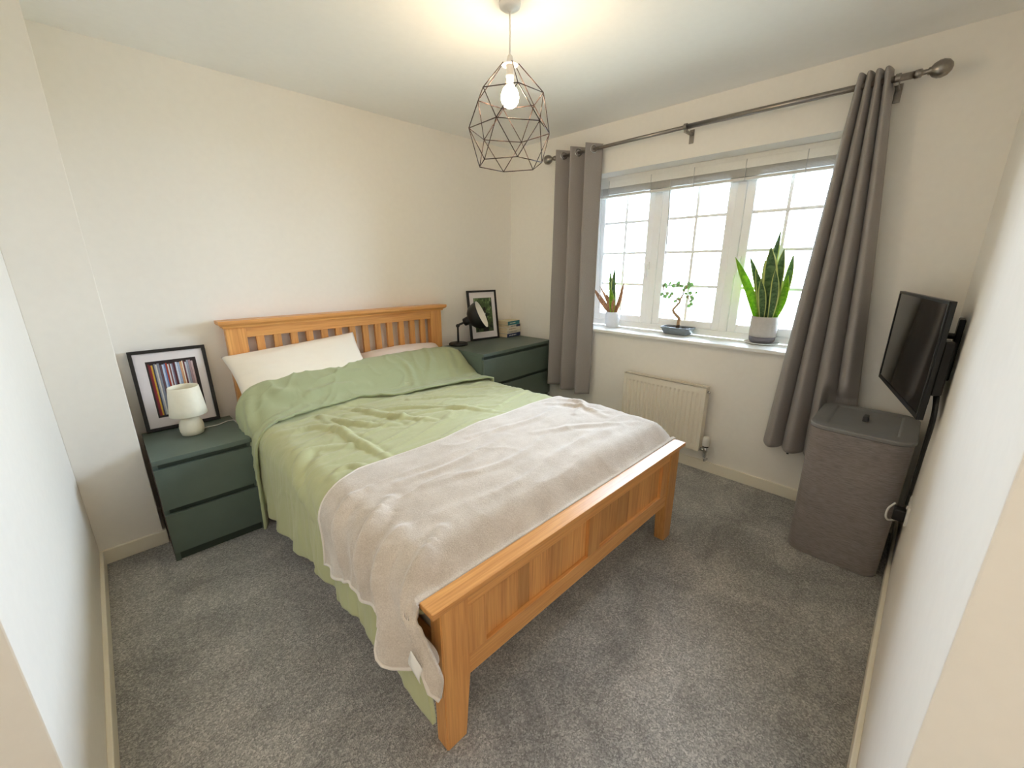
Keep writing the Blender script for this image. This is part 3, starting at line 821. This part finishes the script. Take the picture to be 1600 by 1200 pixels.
# ================================================================== BOOKS
specs = [(.034, .205, .135, (34, 52, 98), 'navy blue paperback at the bottom of the stack of books', (214, 214, 214)),
         (.027, .200, .130, (206, 200, 188), 'grey white paperback second from the bottom of the stack', (120, 120, 120)),
         (.027, .200, .130, (226, 218, 204), 'cream white paperback in the middle of the stack', (160, 140, 120)),
         (.024, .178, .126, (214, 206, 196), 'white paperback with a navy spine end second from the top', (110, 108, 112)),
         (.036, .180, .124, (44, 118, 128), 'teal spined paperback on top of the stack', (206, 218, 206))]
zb = .7757
for i, (th, ln_, dp, col, lab, ink) in enumerate(specs):
    x1 = -.030-random.uniform(0, .004); x0 = x1-ln_; y0 = -.185+random.uniform(-.004, .004); y1 = y0+dp
    if i == 4: x0 -= .012; x1 -= .012
    bk = thing('paperback_book', ((x0+x1)/2, (y0+y1)/2, zb), lab, 'book', 'paperbacks stacked on the green chest')
    cm = plain('book_cover', srgb(*col), .5, grain=.04)
    covtop = cm if i < 4 else plain('book_cover_top', srgb(206, 196, 166), .5, grain=.04)
    bm = bmesh.new()
    box(bm, x0, x1, y0, y1, zb, zb+.0012); box(bm, x0, x1, y0, y0+.0012, zb+.0012, zb+th-.0014)
    bm_obj('cover', bm, cm, bk)
    box_obj('cover_top', (x0, x1, y0, y1, zb+th-.0014, zb+th-.0002), covtop, bk)
    box_obj('pages', (x0+.003, x1-.003, y0+.0014, y1-.003, zb+.0013, zb+th-.0015), M['paper'], bk)
    if i == 3: box_obj('spine_end', (x1-.062, x1, y0-.0004, y0, zb+.0012, zb+th-.0014), plain('navy_print', srgb(30, 44, 84), .5), bk)
    bm = bmesh.new(); xx = x0+.03; r_ = random.Random(20+i)
    while xx < x1-.07:      # worn, unreadable print on the spine
        l = r_.uniform(.004, .012); box(bm, xx, xx+l, y0-.0005, y0, zb+th*.35, zb+th*.62); xx += l+r_.choice([.002, .002, .006])
    bm_obj('spine_print', bm, plain('spine_ink', srgb(*ink), .6), bk)
    turn(bk, -.231, -.187, 8)
    zb += th

# ================================================================== PENDANT LIGHT
PX, PY = -1.497, -1.510
pd = thing('pendant_light', (PX, PY, H), 'black wire cage pendant light with a lit bulb hanging from the ceiling', 'ceiling light')
P = Vector((PX, PY, 0))
lathe_obj('ceiling_rose', [(.043, H), (.043, H-.006), (.040, H-.016), (.032, H-.022), (.010, H-.0245), (.006, H-.030)], P, M['plastic'], pd, 40)
tube_obj('flex', [P+Vector((0, 0, H-.022)), P+Vector((0, 0, 2.3)), P+Vector((0, 0, 2.225))], .0032, M['plastic'], pd, 10)
lathe_obj('lamp_holder', [(.005, 2.238), (.010, 2.232), (.014, 2.215), (.0155, 2.203), (.0155, 2.17), (.0165, 2.168), (.0165, 2.158), (.014, 2.155), (.0135, 2.135)], P, M['plastic'], pd, 28)
lathe_obj('shade_ring', [(.017, 2.203), (.033, 2.203), (.033, 2.200), (.017, 2.200)], P, M['plastic'], pd, 32, cap0=False, cap1=False)
bb = lathe_obj('bulb', [(.0125, 2.137), (.016, 2.130), (.028, 2.117), (.035, 2.100), (.037, 2.086), (.034, 2.070), (.024, 2.056), (.012, 2.050), (.003, 2.0485)], P, M['bulb'], pd, 24)
n6 = 6
def ringp(r, z, ph): return [P+Vector((r*math.cos(ph+2*math.pi*k/n6), r*math.sin(ph+2*math.pi*k/n6), z)) for k in range(n6)]
a0 = math.radians(-2.2)
R0 = ringp(.037, 2.202, a0); R1 = ringp(.142, 2.090, a0); R2 = ringp(.174, 1.965, a0+math.pi/6); R3 = ringp(.141, 1.836, a0)
segs = []
for k in range(n6):
    j = (k+1) % n6
    segs += [(R0[k], R1[k]), (R1[k], R1[j]), (R1[k], R2[k]), (R1[j], R2[k]), (R2[k], R2[j]), (R2[k], R3[k]), (R2[k], R3[j]), (R3[k], R3[j])]
cage = bpy.data.objects.new('wire_cage', None); COL.objects.link(cage); cage.parent = pd
for a, b_ in segs:
    tube_obj('cage_wire', [a, b_], .0019, M['wire'], cage, 6)

# ================================================================== CURTAIN ROD AND CURTAINS
RX, RZ = -.10, 2.232
rod = thing('curtain_rod', (RX, -1.63, RZ), 'brushed steel curtain rod with egg finials above the window', 'curtain rod')
tube_obj('thin_pole', [(RX, -.60, RZ), (RX, -1.2, RZ+.003), (RX, -1.75, RZ+.006)], .0115, M['steel'], rod, 20)
tube_obj('thick_pole', [(RX, -1.63, RZ+.006), (RX, -2.2, RZ+.004), (RX, -2.66, RZ+.002)], .0145, M['steel'], rod, 20)
def finial(y, d, z):
    m = Matrix.Rotation(math.radians(90 if d < 0 else -90), 4, 'X')
    lathe_obj('finial', [(.017, 0), (.017, .022), (.011, .026), (.010, .04), (.015, .044), (.015, .049), (.026, .058), (.034, .074), (.035, .088), (.029, .106), (.015, .118), (.003, .121)], (RX, y, z), M['steel'], rod, 32, m)
finial(-2.655, -1, RZ+.002); finial(-.605, 1, RZ)
for y, z in ((-1.63, RZ+.006), (-2.60, RZ+.002), (-.66, RZ)):
    bm = bmesh.new()
    box(bm, RX-.008, -.002, y-.008, y+.008, z-.030, z-.016, .002); box(bm, -.006, 0, y-.014, y+.014, z-.075, z+.004, .002)
    lathe(bm, [(.0195, -.009), (.0195, .009), (.0150, .009), (.0150, -.009), (.0195, -.009)], (RX, y, z), 20, Matrix.Rotation(math.radians(90), 4, 'X'))
    bm_obj('bracket', bm, M['steel'], rod)

def curtain(name, label, top, bot, ztop_, zbot, nf, amp0, amp1, phase, pw, seed, eyelets, lean=0, zb_fn=None, lobes=False):
    t = thing(name, (RX, (bot[0]+bot[1])/2, zbot), label, 'curtain', 'window curtains')
    n_u, n_v = nf*36+1, 90
    u = np.linspace(0, 1, n_u); v = np.linspace(0, 1, n_v)
    Uu, Vv = np.meshgrid(u, v)                       # v: 0 top, 1 bottom
    blend = Vv**pw
    wob = .035*fbm(Uu*2.5+seed, Vv*1.2, seed, 2)*sstep(.05, .6, Vv)
    uu = np.clip(Uu+wob*np.sin(np.pi*Uu), 0, 1)
    y0 = top[0]+(bot[0]-top[0])*blend; y1 = top[1]+(bot[1]-top[1])*blend
    ph = 2*np.pi*nf*Uu+phase
    wave = np.cos(ph) if not lobes else 1-2*np.abs(np.sin(ph*.5))**.75
    A = amp0+(amp1-amp0)*sstep(0, .8, Vv)
    Xc = RX+A*wave+.006*vnoise(Uu*6, Vv*3, seed+2)*Vv+lean*Vv
    Yc = y0+(y1-y0)*uu+(.0 if lobes else .012*np.sin(2*ph)*(1-.4*Vv)*np.abs(y1-y0)/.45*.5)
    zb_ = zbot+(0 if zb_fn is None else zb_fn(Uu))
    Zc = ztop_+(zb_-ztop_)*Vv
    if lobes:        # pressed flat to the wall behind the hamper
        k_ = sstep(-2.575, -2.60, Yc)*sstep(.80, .70, Zc)
        Xc = Xc*(1-k_)+np.maximum(Xc, -.058+.006*np.cos(ph))*k_
    Xc = np.minimum(Xc, -.012)
    cl = grid_obj('cloth', Xc, Yc, Zc, M['curtain'], t, thick=.0025)
    # hem stitch line: a slightly proud doubled hem
    hv = v > .945
    dx = -.0022
    # eyelets where the cloth crosses the rod
    for k in range(2*nf):
        ue = ((k+.5)*np.pi-phase)/(2*np.pi*nf)
        if ue < .01 or ue > .99 or k not in eyelets: continue
        i = int(round(ue*(n_u-1))); i = min(max(i, 1), n_u-2)
        r = int(np.argmin(np.abs(Zc[:, i]-RZ)))
        p = Vector((Xc[r, i], Yc[r, i], RZ+.002)); tan = Vector((Xc[r, i+1]-Xc[r, i-1], Yc[r, i+1]-Yc[r, i-1], 0)).normalized()
        nrm = tan.cross(Vector((0, 0, 1)))
        q = nrm.to_track_quat('Z', 'Y').to_matrix().to_4x4()
        lathe_obj('eyelet', [(.020, -.004), (.028, -.005), (.030, 0), (.028, .005), (.020, .004), (.020, -.004)], p, M['chrome'], t, 28, q, cap0=False, cap1=False)
    return t
curtain('curtain', 'grey brown eyelet curtain hanging beside the green chest', (-.595, -1.005), (-.558, -1.005), 2.272, .37, 3, .058, .05, math.pi*.15, 1.0, 3, range(12), 0, lambda u: .045*(1-u)**2-.0*u)
cr_ = curtain('curtain', 'grey brown eyelet curtain hanging behind the laundry hamper', (-2.447, -2.575), (-2.325, -2.76), 2.285, .365, 4, .034, .05, 0, .9, 8, (), -.0, lambda u: -.03*u, True)

box_obj('care_label', (-.088, -.0865, -2.475, -2.463, .322, .358), M['hamperknob'], cr_)

# ================================================================== BLIND
bl = thing('venetian_blind', (.17, -1.61, OZ1), 'white venetian blind pulled up at the top of the window', 'blind')
YA, YB_ = OY0+.012, OY1-.012
box_obj('headrail', (.150, .200, YA, YB_, OZ1-.030, OZ1-.001), M['blindgrey'], bl, .002)
box_obj('valance', (.142, .149, YA, YB_, OZ1-.082, OZ1-.030), M['blindgrey'], bl, .002)
ns_ = 22
s0 = None
for k in range(ns_):
    z = OZ1-.036-k*.0042
    if s0 is None: s0 = box_obj('slat', (.152, .200, YA, YB_, z-.0022, z), M['blind'], bl)
    else:
        c_ = s0.copy(); COL.objects.link(c_); c_.parent = bl; c_.location = s0.location+Vector((.0004*(k % 3), 0, -k*.0042))
box_obj('bottom_rail', (.152, .200, YA, YB_, OZ1-.148, OZ1-.131), M['blind'], bl, .003)
for y in (-.95, -1.30, -1.61, -1.93, -2.25):
    tube_obj('ladder_cord', [(.1405, y, OZ1-.03), (.1405, y, OZ1-.085), (.149, y+.002, OZ1-.13), (.1495, y, OZ1-.15)], .0022, M['cordm'], bl, 6)
tube_obj('pull_cord', spline([(.148, -.835, 2.03), (.148, -.84, 1.6), (.149, -.85, 1.2), (.15, -.86, 1.01)], 8), .0022, M['cordm'], bl, 6)
tube_obj('pull_cord', spline([(.148, -.885, 2.03), (.148, -.89, 1.7), (.149, -.905, 1.32), (.15, -.915, 1.07)], 8), .0022, M['cordm'], bl, 6)
tube_obj('tilt_wand', [(.158, -1.44, 2.03), (.160, -1.475, 1.06)], .0035, M['cordm'], bl, 8)

# ================================================================== RADIATOR
rad = thing('radiator', (-.07, -1.65, .18), 'cream white panel radiator on the wall under the window', 'radiator')
ra, rb, rz0, rz1, rxf = -1.955, -1.345, .172, .632, -.098
ng = 18
nyy, nzz = ng*10+1, 60
uy = np.linspace(0, 1, nyy); uz = np.linspace(0, 1, nzz)
GY, GZ = np.meshgrid(uy, uz)
yy = rb+(ra-rb)*GY; zz = rz0+(rz1-rz0)*GZ
inz = sstep(.065, .10, GZ)*(1-sstep(.865, .895, GZ)); iny = sstep(.03, .04, GY)*(1-sstep(.96, .97, GY))
phs = (GY-.03)/.94*ng
groove = sstep(.30, .72, np.abs(np.sin(np.pi*phs)))     # 1 on ribs, 0 in grooves
dep = -.011*(1-groove)*inz*iny
grid_obj('front_panel', rxf-dep, yy, zz, M['radiator'], rad)
bm = bmesh.new()
box(bm, rxf+.008, rxf+.011, ra, rb, rz0, rz1); box(bm, -.045, -.035, ra+.01, rb-.01, rz0+.01, rz1-.02, .002)
bm_obj('back_panel', bm, M['radiator'], rad)
for y in (ra-.003, rb): box_obj('side_panel', (rxf, -.035, y, y+.003, rz0, rz1), M['radiator'], rad, .001)
box_obj('bottom_lip', (rxf, rxf+.012, ra, rb, rz0-.002, rz0+.001), M['radiator'], rad)
gr = box_obj('grille_tray', (rxf+.012, -.038, ra, rb, rz1-.02, rz1-.016), M['slot'], rad)
bm = bmesh.new()
for k in range(64):
    y = ra+.01+(rb-ra-.02)*k/63
    box(bm, rxf+.011, -.037, y-.0025, y+.0025, rz1-.006, rz1-.001)
box(bm, rxf-.0, rxf+.016, ra, rb, rz1-.004, rz1); box(bm, -.050, -.035, ra, rb, rz1-.004, rz1)
g_ = bm_obj('top_grille', bm, M['radiator'], rad); g_['kind'] = 'stuff'
vv = thing('radiator_valve', (-.066, -1.992, .19), 'white and chrome thermostatic valve at the right end of the radiator', 'valve')
bpy.data.objects.remove(vv)
vc = Vector((-.066, -1.992, 0))
vo_ = lathe_obj('valve_body', [(.010, .125), (.013, .13), (.013, .165), (.016, .17), (.016, .195), (.012, .20), (.012, .214)], vc, M['chrome'], rad, 20)
tube_obj('valve_union', [(-.066, -1.956, .182), (-.066, -1.992, .182)], .012, M['chrome'], rad, 14)
tube_obj('pipe', [(-.066, -1.992, .126), (-.060, -1.992, .10), (-.04, -1.992, .095), (-.008, -1.992, .095)], .0075, M['chrome'], rad, 12)
hd = lathe_obj('thermostat_head', [(.018, .212), (.022, .216), (.024, .225), (.0235, .262), (.019, .280), (.012, .284)], vc, M['plastic'], rad, 36, rfun=lambda a, z: 1+.03*math.cos(12*a))
lathe_obj('thermostat_collar', [(.0175, .205), (.0195, .206), (.0195, .213), (.0175, .213)], vc, M['black'], rad, 24)
lathe_obj('air_vent', [(.008, 0), (.008, .014), (.005, .018)], (-.066, ra-.003, rz1-.035), M['chrome'], rad, 12, Matrix.Rotation(math.radians(90), 4, 'X'))

# ================================================================== PLANTS ON THE SILL
def leaf(parent, base, tip, w, mat, bend=(0, 0, 0), face=(-.85, -.5, .1), wide_at=.45, base_w=.5, cup=.25, name='leaf', twist=0):
    base = Vector(base); tip = Vector(tip); bend = Vector(bend)
    nl, nw = 16, 6
    verts = []; uvs = []
    for i in range(nl+1):
        t = i/nl
        p = base.lerp(tip, t)+bend*math.sin(math.pi*t)
        d = (tip-base)+bend*math.pi*math.cos(math.pi*t)
        d.normalize()
        f = Vector(face); f = (f-d*f.dot(d)).normalized()
        if twist: f = (Matrix.Rotation(twist*t, 3, d) @ f)
        s = d.cross(f)
        if t < wide_at: ww = base_w+(1-base_w)*math.sin(math.pi/2*t/wide_at)
        else: ww = max(0.02, math.cos(math.pi/2*((t-wide_at)/(1-wide_at))**1.5))
        for j in range(nw+1):
            a = (j/nw-.5)*2
            verts.append(p+s*(a*w/2*ww)+f*(cup*w/2*ww*a*a)); uvs.append((j/nw, t))
    faces = [(i*(nw+1)+j, i*(nw+1)+j+1, (i+1)*(nw+1)+j+1, (i+1)*(nw+1)+j) for i in range(nl) for j in range(nw)]
    me = bpy.data.meshes.new(name); me.from_pydata([tuple(v) for v in verts], [], faces)
    ul = me.uv_layers.new(name='UVMap')
    for lp in me.loops: ul.data[lp.index].uv = uvs[lp.vertex_index]
    me.shade_smooth(); me.update()
    o = link(name, me, mat, parent)
    s = o.modifiers.new('thickness', 'SOLIDIFY'); s.thickness = .0022; s.offset = 0
    return o
ZS = OZ0F+.0005
# large snake plant
lp = Vector((.19, -2.160, ZS))
big = thing('snake_plant', lp, 'large snake plant in a stone grey pot on the window sill', 'plant')
lathe_obj('saucer', [(.070, .0), (.098, .006), (.102, .012), (.099, .012), (.07, .006)], lp, M['saucer'], big, 48)
PZ = .0085
lathe_obj('pot_foot', [(.058, PZ), (.068, PZ+.004), (.0745, PZ+.018), (.0765, PZ+.040)], lp, M['pot_dark'], big, 48)
lathe_obj('pot', [(.0768, PZ+.040), (.0785, PZ+.07), (.0785, PZ+.13), (.0765, PZ+.166), (.074, PZ+.169), (.0715, PZ+.166), (.0715, PZ+.15)], lp, M['pot_grey'], big, 48, cap1=False)
lathe_obj('soil', [(.072, PZ+.142), (.073, PZ+.152), (.04, PZ+.158), (.01, PZ+.160)], lp, M['soil'], big, 32)
X_ = .19
LV = [((-2.111, 1.085), (-1.935, 1.473), .052, (0, -.03, -.03), 'leaflime', -.015, 0),
      ((-2.122, 1.085), (-2.004, 1.480), .045, (0, -.02, 0), 'leaf', .02, .5),
      ((-2.134, 1.085), (-2.092, 1.459), .050, (0, -.01, 0), 'leaf', .03, .2),
      ((-2.175, 1.085), (-2.138, 1.531), .082, (0, -.005, 0), 'leaf', -.025, 0),
      ((-2.188, 1.085), (-2.202, 1.522), .060, (0, .0, 0), 'leaf', .0, -.5),
      ((-2.205, 1.085), (-2.250, 1.495), .050, (0, -.015, 0), 'leaf', .02, -.9),
      ((-2.212, 1.085), (-2.255, 1.363), .046, (0, -.015, 0), 'leaflime', -.02, -.9),
      ((-2.150, 1.085), (-2.118, 1.337), .046, (0, -.005, 0), 'leaf', -.045, .1),
      ((-2.166, 1.085), (-2.154, 1.636), .050, (0, .02, 0), 'leaf', .035, .6),
      ((-2.195, 1.085), (-2.190, 1.400), .048, (0, -.01, 0), 'leaf', -.045, -.2),
      ((-2.128, 1.085), (-2.060, 1.400), .044, (0, -.015, 0), 'leaf', .0, .3)]
for (by, bz), (ty, tz), w_, bd, mt_, dx, tw in LV:
    leaf(big, (X_+dx*.7, by, bz), (X_+dx*1.6, ty, tz), w_, M[mt_], bd, (-.88, -.3, .15), .5, .55, .25, twist=tw)
# small potted plant
sp = Vector((.17, -1.040, ZS))
sm = thing('small_snake_plant', sp, 'small half dry snake plant in a white ribbed pot by the left curtain', 'plant')
lathe_obj('pot', [(.046, 0), (.049, .003), (.057, .03), (.0605, .07), (.0590, .105), (.0545, .122), (.052, .124), (.050, .120), (.050, .108)], sp, M['pot_white'], sm, 96, cap1=False, rfun=lambda a, z: 1+.012*math.cos(24*a))
lathe_obj('soil', [(.050, .100), (.050, .110), (.02, .114), (.004, .115)], sp, M['soil'], sm, 24)
SV = [((-1.035, 1.025), (-.986, 1.380), .038, (0, -.006, 0), 'leaf', .0, .1, .5), ((-1.062, 1.025), (-1.044, 1.406), .042, (0, .012, 0), 'leaf', -.01, -.1, .5),
      ((-1.030, 1.025), (-.845, 1.236), .040, (0, -.02, -.02), 'leafbrown', -.01, .4, .35), ((-1.055, 1.025), (-1.137, 1.267), .030, (0, .0, -.02), 'leafbrown', -.01, -.5, .3),
      ((-1.060, 1.025), (-1.106, 1.291), .028, (0, .0, -.01), 'leafbrown', .02, .3, .3), ((-1.045, 1.025), (-1.039, 1.243), .046, (0, -.006, 0), 'leaflime', -.03, 0, .4),
      ((-1.030, 1.025), (-.99, 1.20), .034, (0, -.004, 0), 'leafbrown', -.02, .2, .5), ((-1.03, 1.025), (-.875, 1.25), .026, (0, -.02, -.01), 'leafbrown', .02, -.3, .3),
      ((-1.055, 1.025), (-1.065, 1.16), .034, (0, .0, 0), 'leafbrown', -.025, .2, .6)]
for (by, bz), (ty, tz), w_, bd, mt_, dx, tw, bw in SV:
    leaf(sm, (sp.x+dx*.6, by, bz), (sp.x+dx*1.8, ty, tz), w_, M[mt_], bd, (-.9, -.2, .1), .45, bw, .35, twist=tw)
tube_obj('dry_stalk', spline([(.16, -1.06, 1.03), (.15, -1.075, 1.10), (.15, -1.12, 1.075), (.15, -1.17, 1.04)], 6), .0022, M['bark'], sm, 6)
# bonsai
bp = Vector((.165, -1.605, ZS))
bo = thing('bonsai_tree', bp, 'tiny bonsai tree with a curved trunk in a blue grey tray on the sill', 'plant')
bm = bmesh.new()
def rrect(a, b_, r, n=6):
    out = []
    for cx_, cy_, s in ((a-r, b_-r, 0), (-a+r, b_-r, 1), (-a+r, -b_+r, 2), (a-r, -b_+r, 3)):
        for k in range(n+1):
            q_ = math.pi/2*(s+k/n); out.append((cx_+r*math.cos(q_), cy_+r*math.sin(q_)))
    return out
rings = []
for a, b_, z in ((.045, .080, 0), (.050, .088, .004), (.060, .100, .03), (.063, .105, .042), (.068, .110, .046), (.068, .110, .056), (.060, .102, .056), (.058, .100, .044)):
    rings.append([bm.verts.new((bp.x+x, bp.y+y, bp.z+z)) for x, y in rrect(a, b_, .018)])
for a, b_ in zip(rings, rings[1:]):
    for k in range(len(a)): bm.faces.new((a[k], a[(k+1) % len(a)], b_[(k+1) % len(a)], b_[k]))
bm.faces.new(rings[0][::-1])
bm_obj('tray', bm, M['tray'], bo, False)
bm = bmesh.new(); vs2 = [bm.verts.new((bp.x+x, bp.y+y, bp.z+.046)) for x, y in rrect(.0585, .1005, .018)]; bm.faces.new(vs2)
bm_obj('soil', bm, M['soil'], bo)
lathe_obj('root_flare', [(.028, .044), (.020, .055), (.011, .07)], bp+Vector((0, -.002, 0)), M['darkbark'], bo, 14)
bx = bp.x
trunk = spline([(bx, -1.605, ZS+.05), (bx, -1.606, 1.017), (bx, -1.606, 1.045), (bx-.005, -1.580, 1.070), (bx-.005, -1.557, 1.100), (bx, -1.572, 1.128), (bx, -1.596, 1.158), (bx, -1.602, 1.185), (bx, -1.618, 1.222)], 6)
nn_ = len(trunk)
tube_obj('trunk', trunk, [.0125-.007*k/(nn_-1) for k in range(nn_)], M['bark'], bo, 10)
tw_ = [[(bx, -1.585, 1.14), (bx-.01, -1.58, 1.17), (bx-.01, -1.577, 1.19)], [(bx, -1.600, 1.175), (bx-.02, -1.54, 1.205), (bx-.02, -1.48, 1.235), (bx-.02, -1.468, 1.28)],
       [(bx, -1.618, 1.222), (bx+.01, -1.60, 1.26), (bx+.01, -1.585, 1.285), (bx+.01, -1.53, 1.29)], [(bx, -1.618, 1.222), (bx-.01, -1.635, 1.26), (bx-.01, -1.645, 1.295)],
       [(bx, -1.603, 1.19), (bx, -1.65, 1.205), (bx, -1.70, 1.22)], [(bx, -1.65, 1.205), (bx-.01, -1.67, 1.18), (bx-.01, -1.682, 1.15)]]
for p_ in tw_: tube_obj('twig', spline(p_, 5), .0034, M['bark'], bo, 6)
r_ = random.Random(3)
lf0 = [(-1.480, 1.27), (-1.468, 1.285), (-1.475, 1.25), (-1.462, 1.225), (-1.47, 1.21), (-1.485, 1.222), (-1.50, 1.283), (-1.53, 1.292), (-1.56, 1.287), (-1.587, 1.287), (-1.61, 1.28), (-1.637, 1.296), (-1.652, 1.30), (-1.64, 1.28), (-1.66, 1.286),
       (-1.681, 1.2), (-1.701, 1.222), (-1.70, 1.19), (-1.66, 1.214), (-1.64, 1.208), (-1.682, 1.152), (-1.676, 1.165), (-1.69, 1.14), (-1.55, 1.215), (-1.575, 1.175), (-1.578, 1.195), (-1.53, 1.20), (-1.61, 1.235), (-1.625, 1.228), (-1.51, 1.22)]
for y, z in lf0:
    a = r_.uniform(0, 6.28); s = r_.uniform(.024, .036)
    p0_ = Vector((bx+r_.uniform(-.02, .02), y, z))
    leaf(bo, p0_, p0_+Vector((r_.uniform(-.006, .006), math.cos(a)*s, math.sin(a)*s)), s*.72, M['leafsmall'], (0, 0, 0), (-.9, -.3, .2), .45, .25, .2)

# ================================================================== LAUNDRY HAMPER
hx0, hx1, hy0, hy1, hz = -.560, -.080, -2.982, -2.600, .700
hc = Vector(((hx0+hx1)/2, (hy0+hy1)/2, 0))
ham = thing('laundry_hamper', hc, 'tall grey woven laundry hamper with a flat lid below the television', 'hamper')
ha, hb = (hx1-hx0)/2, (hy1-hy0)/2
def rr_stack(rows, mat, name, parent, rad=.075, cap0=True, cap1=True, smooth=True, n=10):
    bm = bmesh.new(); rings = []
    for sa, z in rows:
        rings.append([bm.verts.new((hc.x+x, hc.y+y, z)) for x, y in rrect(ha+sa, hb+sa, max(.008, rad+sa), n)])
    for a, b_ in zip(rings, rings[1:]):
        for k in range(len(a)): bm.faces.new((a[k], a[(k+1) % len(a)], b_[(k+1) % len(a)], b_[k]))
    if cap0: bm.faces.new(rings[0][::-1])
    if cap1: bm.faces.new(rings[-1])
    o = bm_obj(name, bm, mat, parent, smooth)
    if smooth:
        o.data.set_sharp_from_angle(angle=math.radians(35))
    return o
rr_stack([(-.014, .0), (-.010, .004), (-.008, .25), (-.006, .5), (-.004, .672)], M['hamper'], 'woven_body', ham)
lid = rr_stack([(-.004, .674), (0, .675), (.001, .678), (.001, .688), (-.003, .692), (-.055, .697), (-.060, .695), (-.066, .690)], M['hamperlid'], 'lid', ham)
box_obj('lid_tab', (hc.x-.026, hc.x+.026, hc.y-.010, hc.y+.012, .688, .716), M['hamperknob'], ham, .006, seg=3)
box_obj('side_seam', (hx0+.0065, hx0+.0085, hy0+.085, hy0+.089, .03, .60), M['hamper'], ham)

# ================================================================== TELEVISION
pl_ = Vector((-.085, -2.790, 0)); pr_ = Vector((-.800, -2.953, 0))
w_tv = (pl_-pr_).length; ux = (pl_-pr_).normalized(); nn = Vector((-ux.y, ux.x, 0))
if nn.y < 0: nn = -nn
tvz0, tvz1 = .868, 1.300
TM = Matrix(((ux.x, nn.x, 0, pr_.x), (ux.y, nn.y, 0, pr_.y), (0, 0, 1, 0), (0, 0, 0, 1)))
tv = thing('television', TM @ Vector((w_tv/2, -.03, tvz0)), 'black flat television on a wall bracket above the laundry hamper', 'television')
bm = bmesh.new(); box(bm, 0, w_tv, -.017, -.001, tvz0, tvz1, .003, 2, TM); box(bm, .10, w_tv-.10, -.045, -.017, tvz0+.03, tvz1-.14, .008, 2, TM)
bm_obj('casing', bm, M['tv'], tv)
bm = bmesh.new(); e = .011
for q_ in ((0, w_tv, tvz0, tvz0+.018), (0, w_tv, tvz1-e, tvz1), (0, e, tvz0+.018, tvz1-e), (w_tv-e, w_tv, tvz0+.018, tvz1-e)):
    box(bm, q_[0], q_[1], -.001, .004, q_[2], q_[3], .001, 1, TM)
bm_obj('bezel', bm, M['tv'], tv)
bm = bmesh.new(); box(bm, e, w_tv-e, -.0008, .001, tvz0+.018, tvz1-e, 0, 1, TM)
bm_obj('screen', bm, M['screen'], tv)
# bracket between set and wall
cw = TM @ Vector((w_tv*.40, -.058, 0))
bm = bmesh.new(); box(bm, w_tv*.30, w_tv*.50, -.060, -.045, 1.00, 1.20, .003, 1, TM)
box(bm, cw.x-.05, cw.x+.05, YR, YR+.018, .98, 1.22, .003, 1)
tube(bm, [TM @ Vector((w_tv*.40, -.066, 1.10)), Vector((cw.x, YR+.014, 1.10))], .016, 10)
tube(bm, [TM @ Vector((w_tv*.40, -.066, 1.15)), Vector((cw.x, YR+.014, 1.15))], .012, 10)
bm_obj('wall_bracket', bm, M['black'], tv)
bm = bmesh.new(); box(bm, w_tv*.02, w_tv*.10, -.050, -.017, .96, 1.16, .006, 1, TM)
bm_obj('connection_box', bm, M['tv'], tv)
tube_obj('power_cable', spline([TM @ Vector((.06, -.050, .97)), (-.80, -2.992, .93), (-.80, -2.996, .86), (-.74, -2.997, .74), (-.69, -2.998, .62), (-.64, -2.998, .50)], 8), .0055, M['black'], tv, 8)
tube_obj('power_cable', spline([TM @ Vector((.12, -.055, .97)), (-.70, -2.992, .88), (-.66, -2.996, .72), (-.62, -2.998, .56), (-.60, -2.998, .44)], 8), .005, M['black'], tv, 8)
# socket, plug and loose white lead on the right wall
so = thing('wall_socket', (-.60, YR, .42), 'white double wall socket low on the right wall behind the hamper', 'socket')
box_obj('face_plate', (-.675, -.530, YR, YR+.010, .375, .462), M['plastic'], so, .003)
for x in (-.64, -.565): box_obj('switch', (x-.006, x+.006, YR+.010, YR+.014, .44, .455), M['plastic'], so, .001)
plg = tag(box_obj('power_plug', (-.665, -.615, YR+.0105, YR+.050, .385, .435), M['black'], None, .006), 'black power plug in the wall socket behind the hamper', 'plug')
wl_ = tag(tube_obj('white_lead', spline([(-.60, -2.965, .435), (-.62, -2.948, .41), (-.63, -2.947, .375), (-.615, -2.96, .355), (-.59, -2.985, .36), (-.57, YR+.006, .375)], 8), .004, M['plastic'], None, 8), 'short white charging lead curling from the wall socket', 'cable')
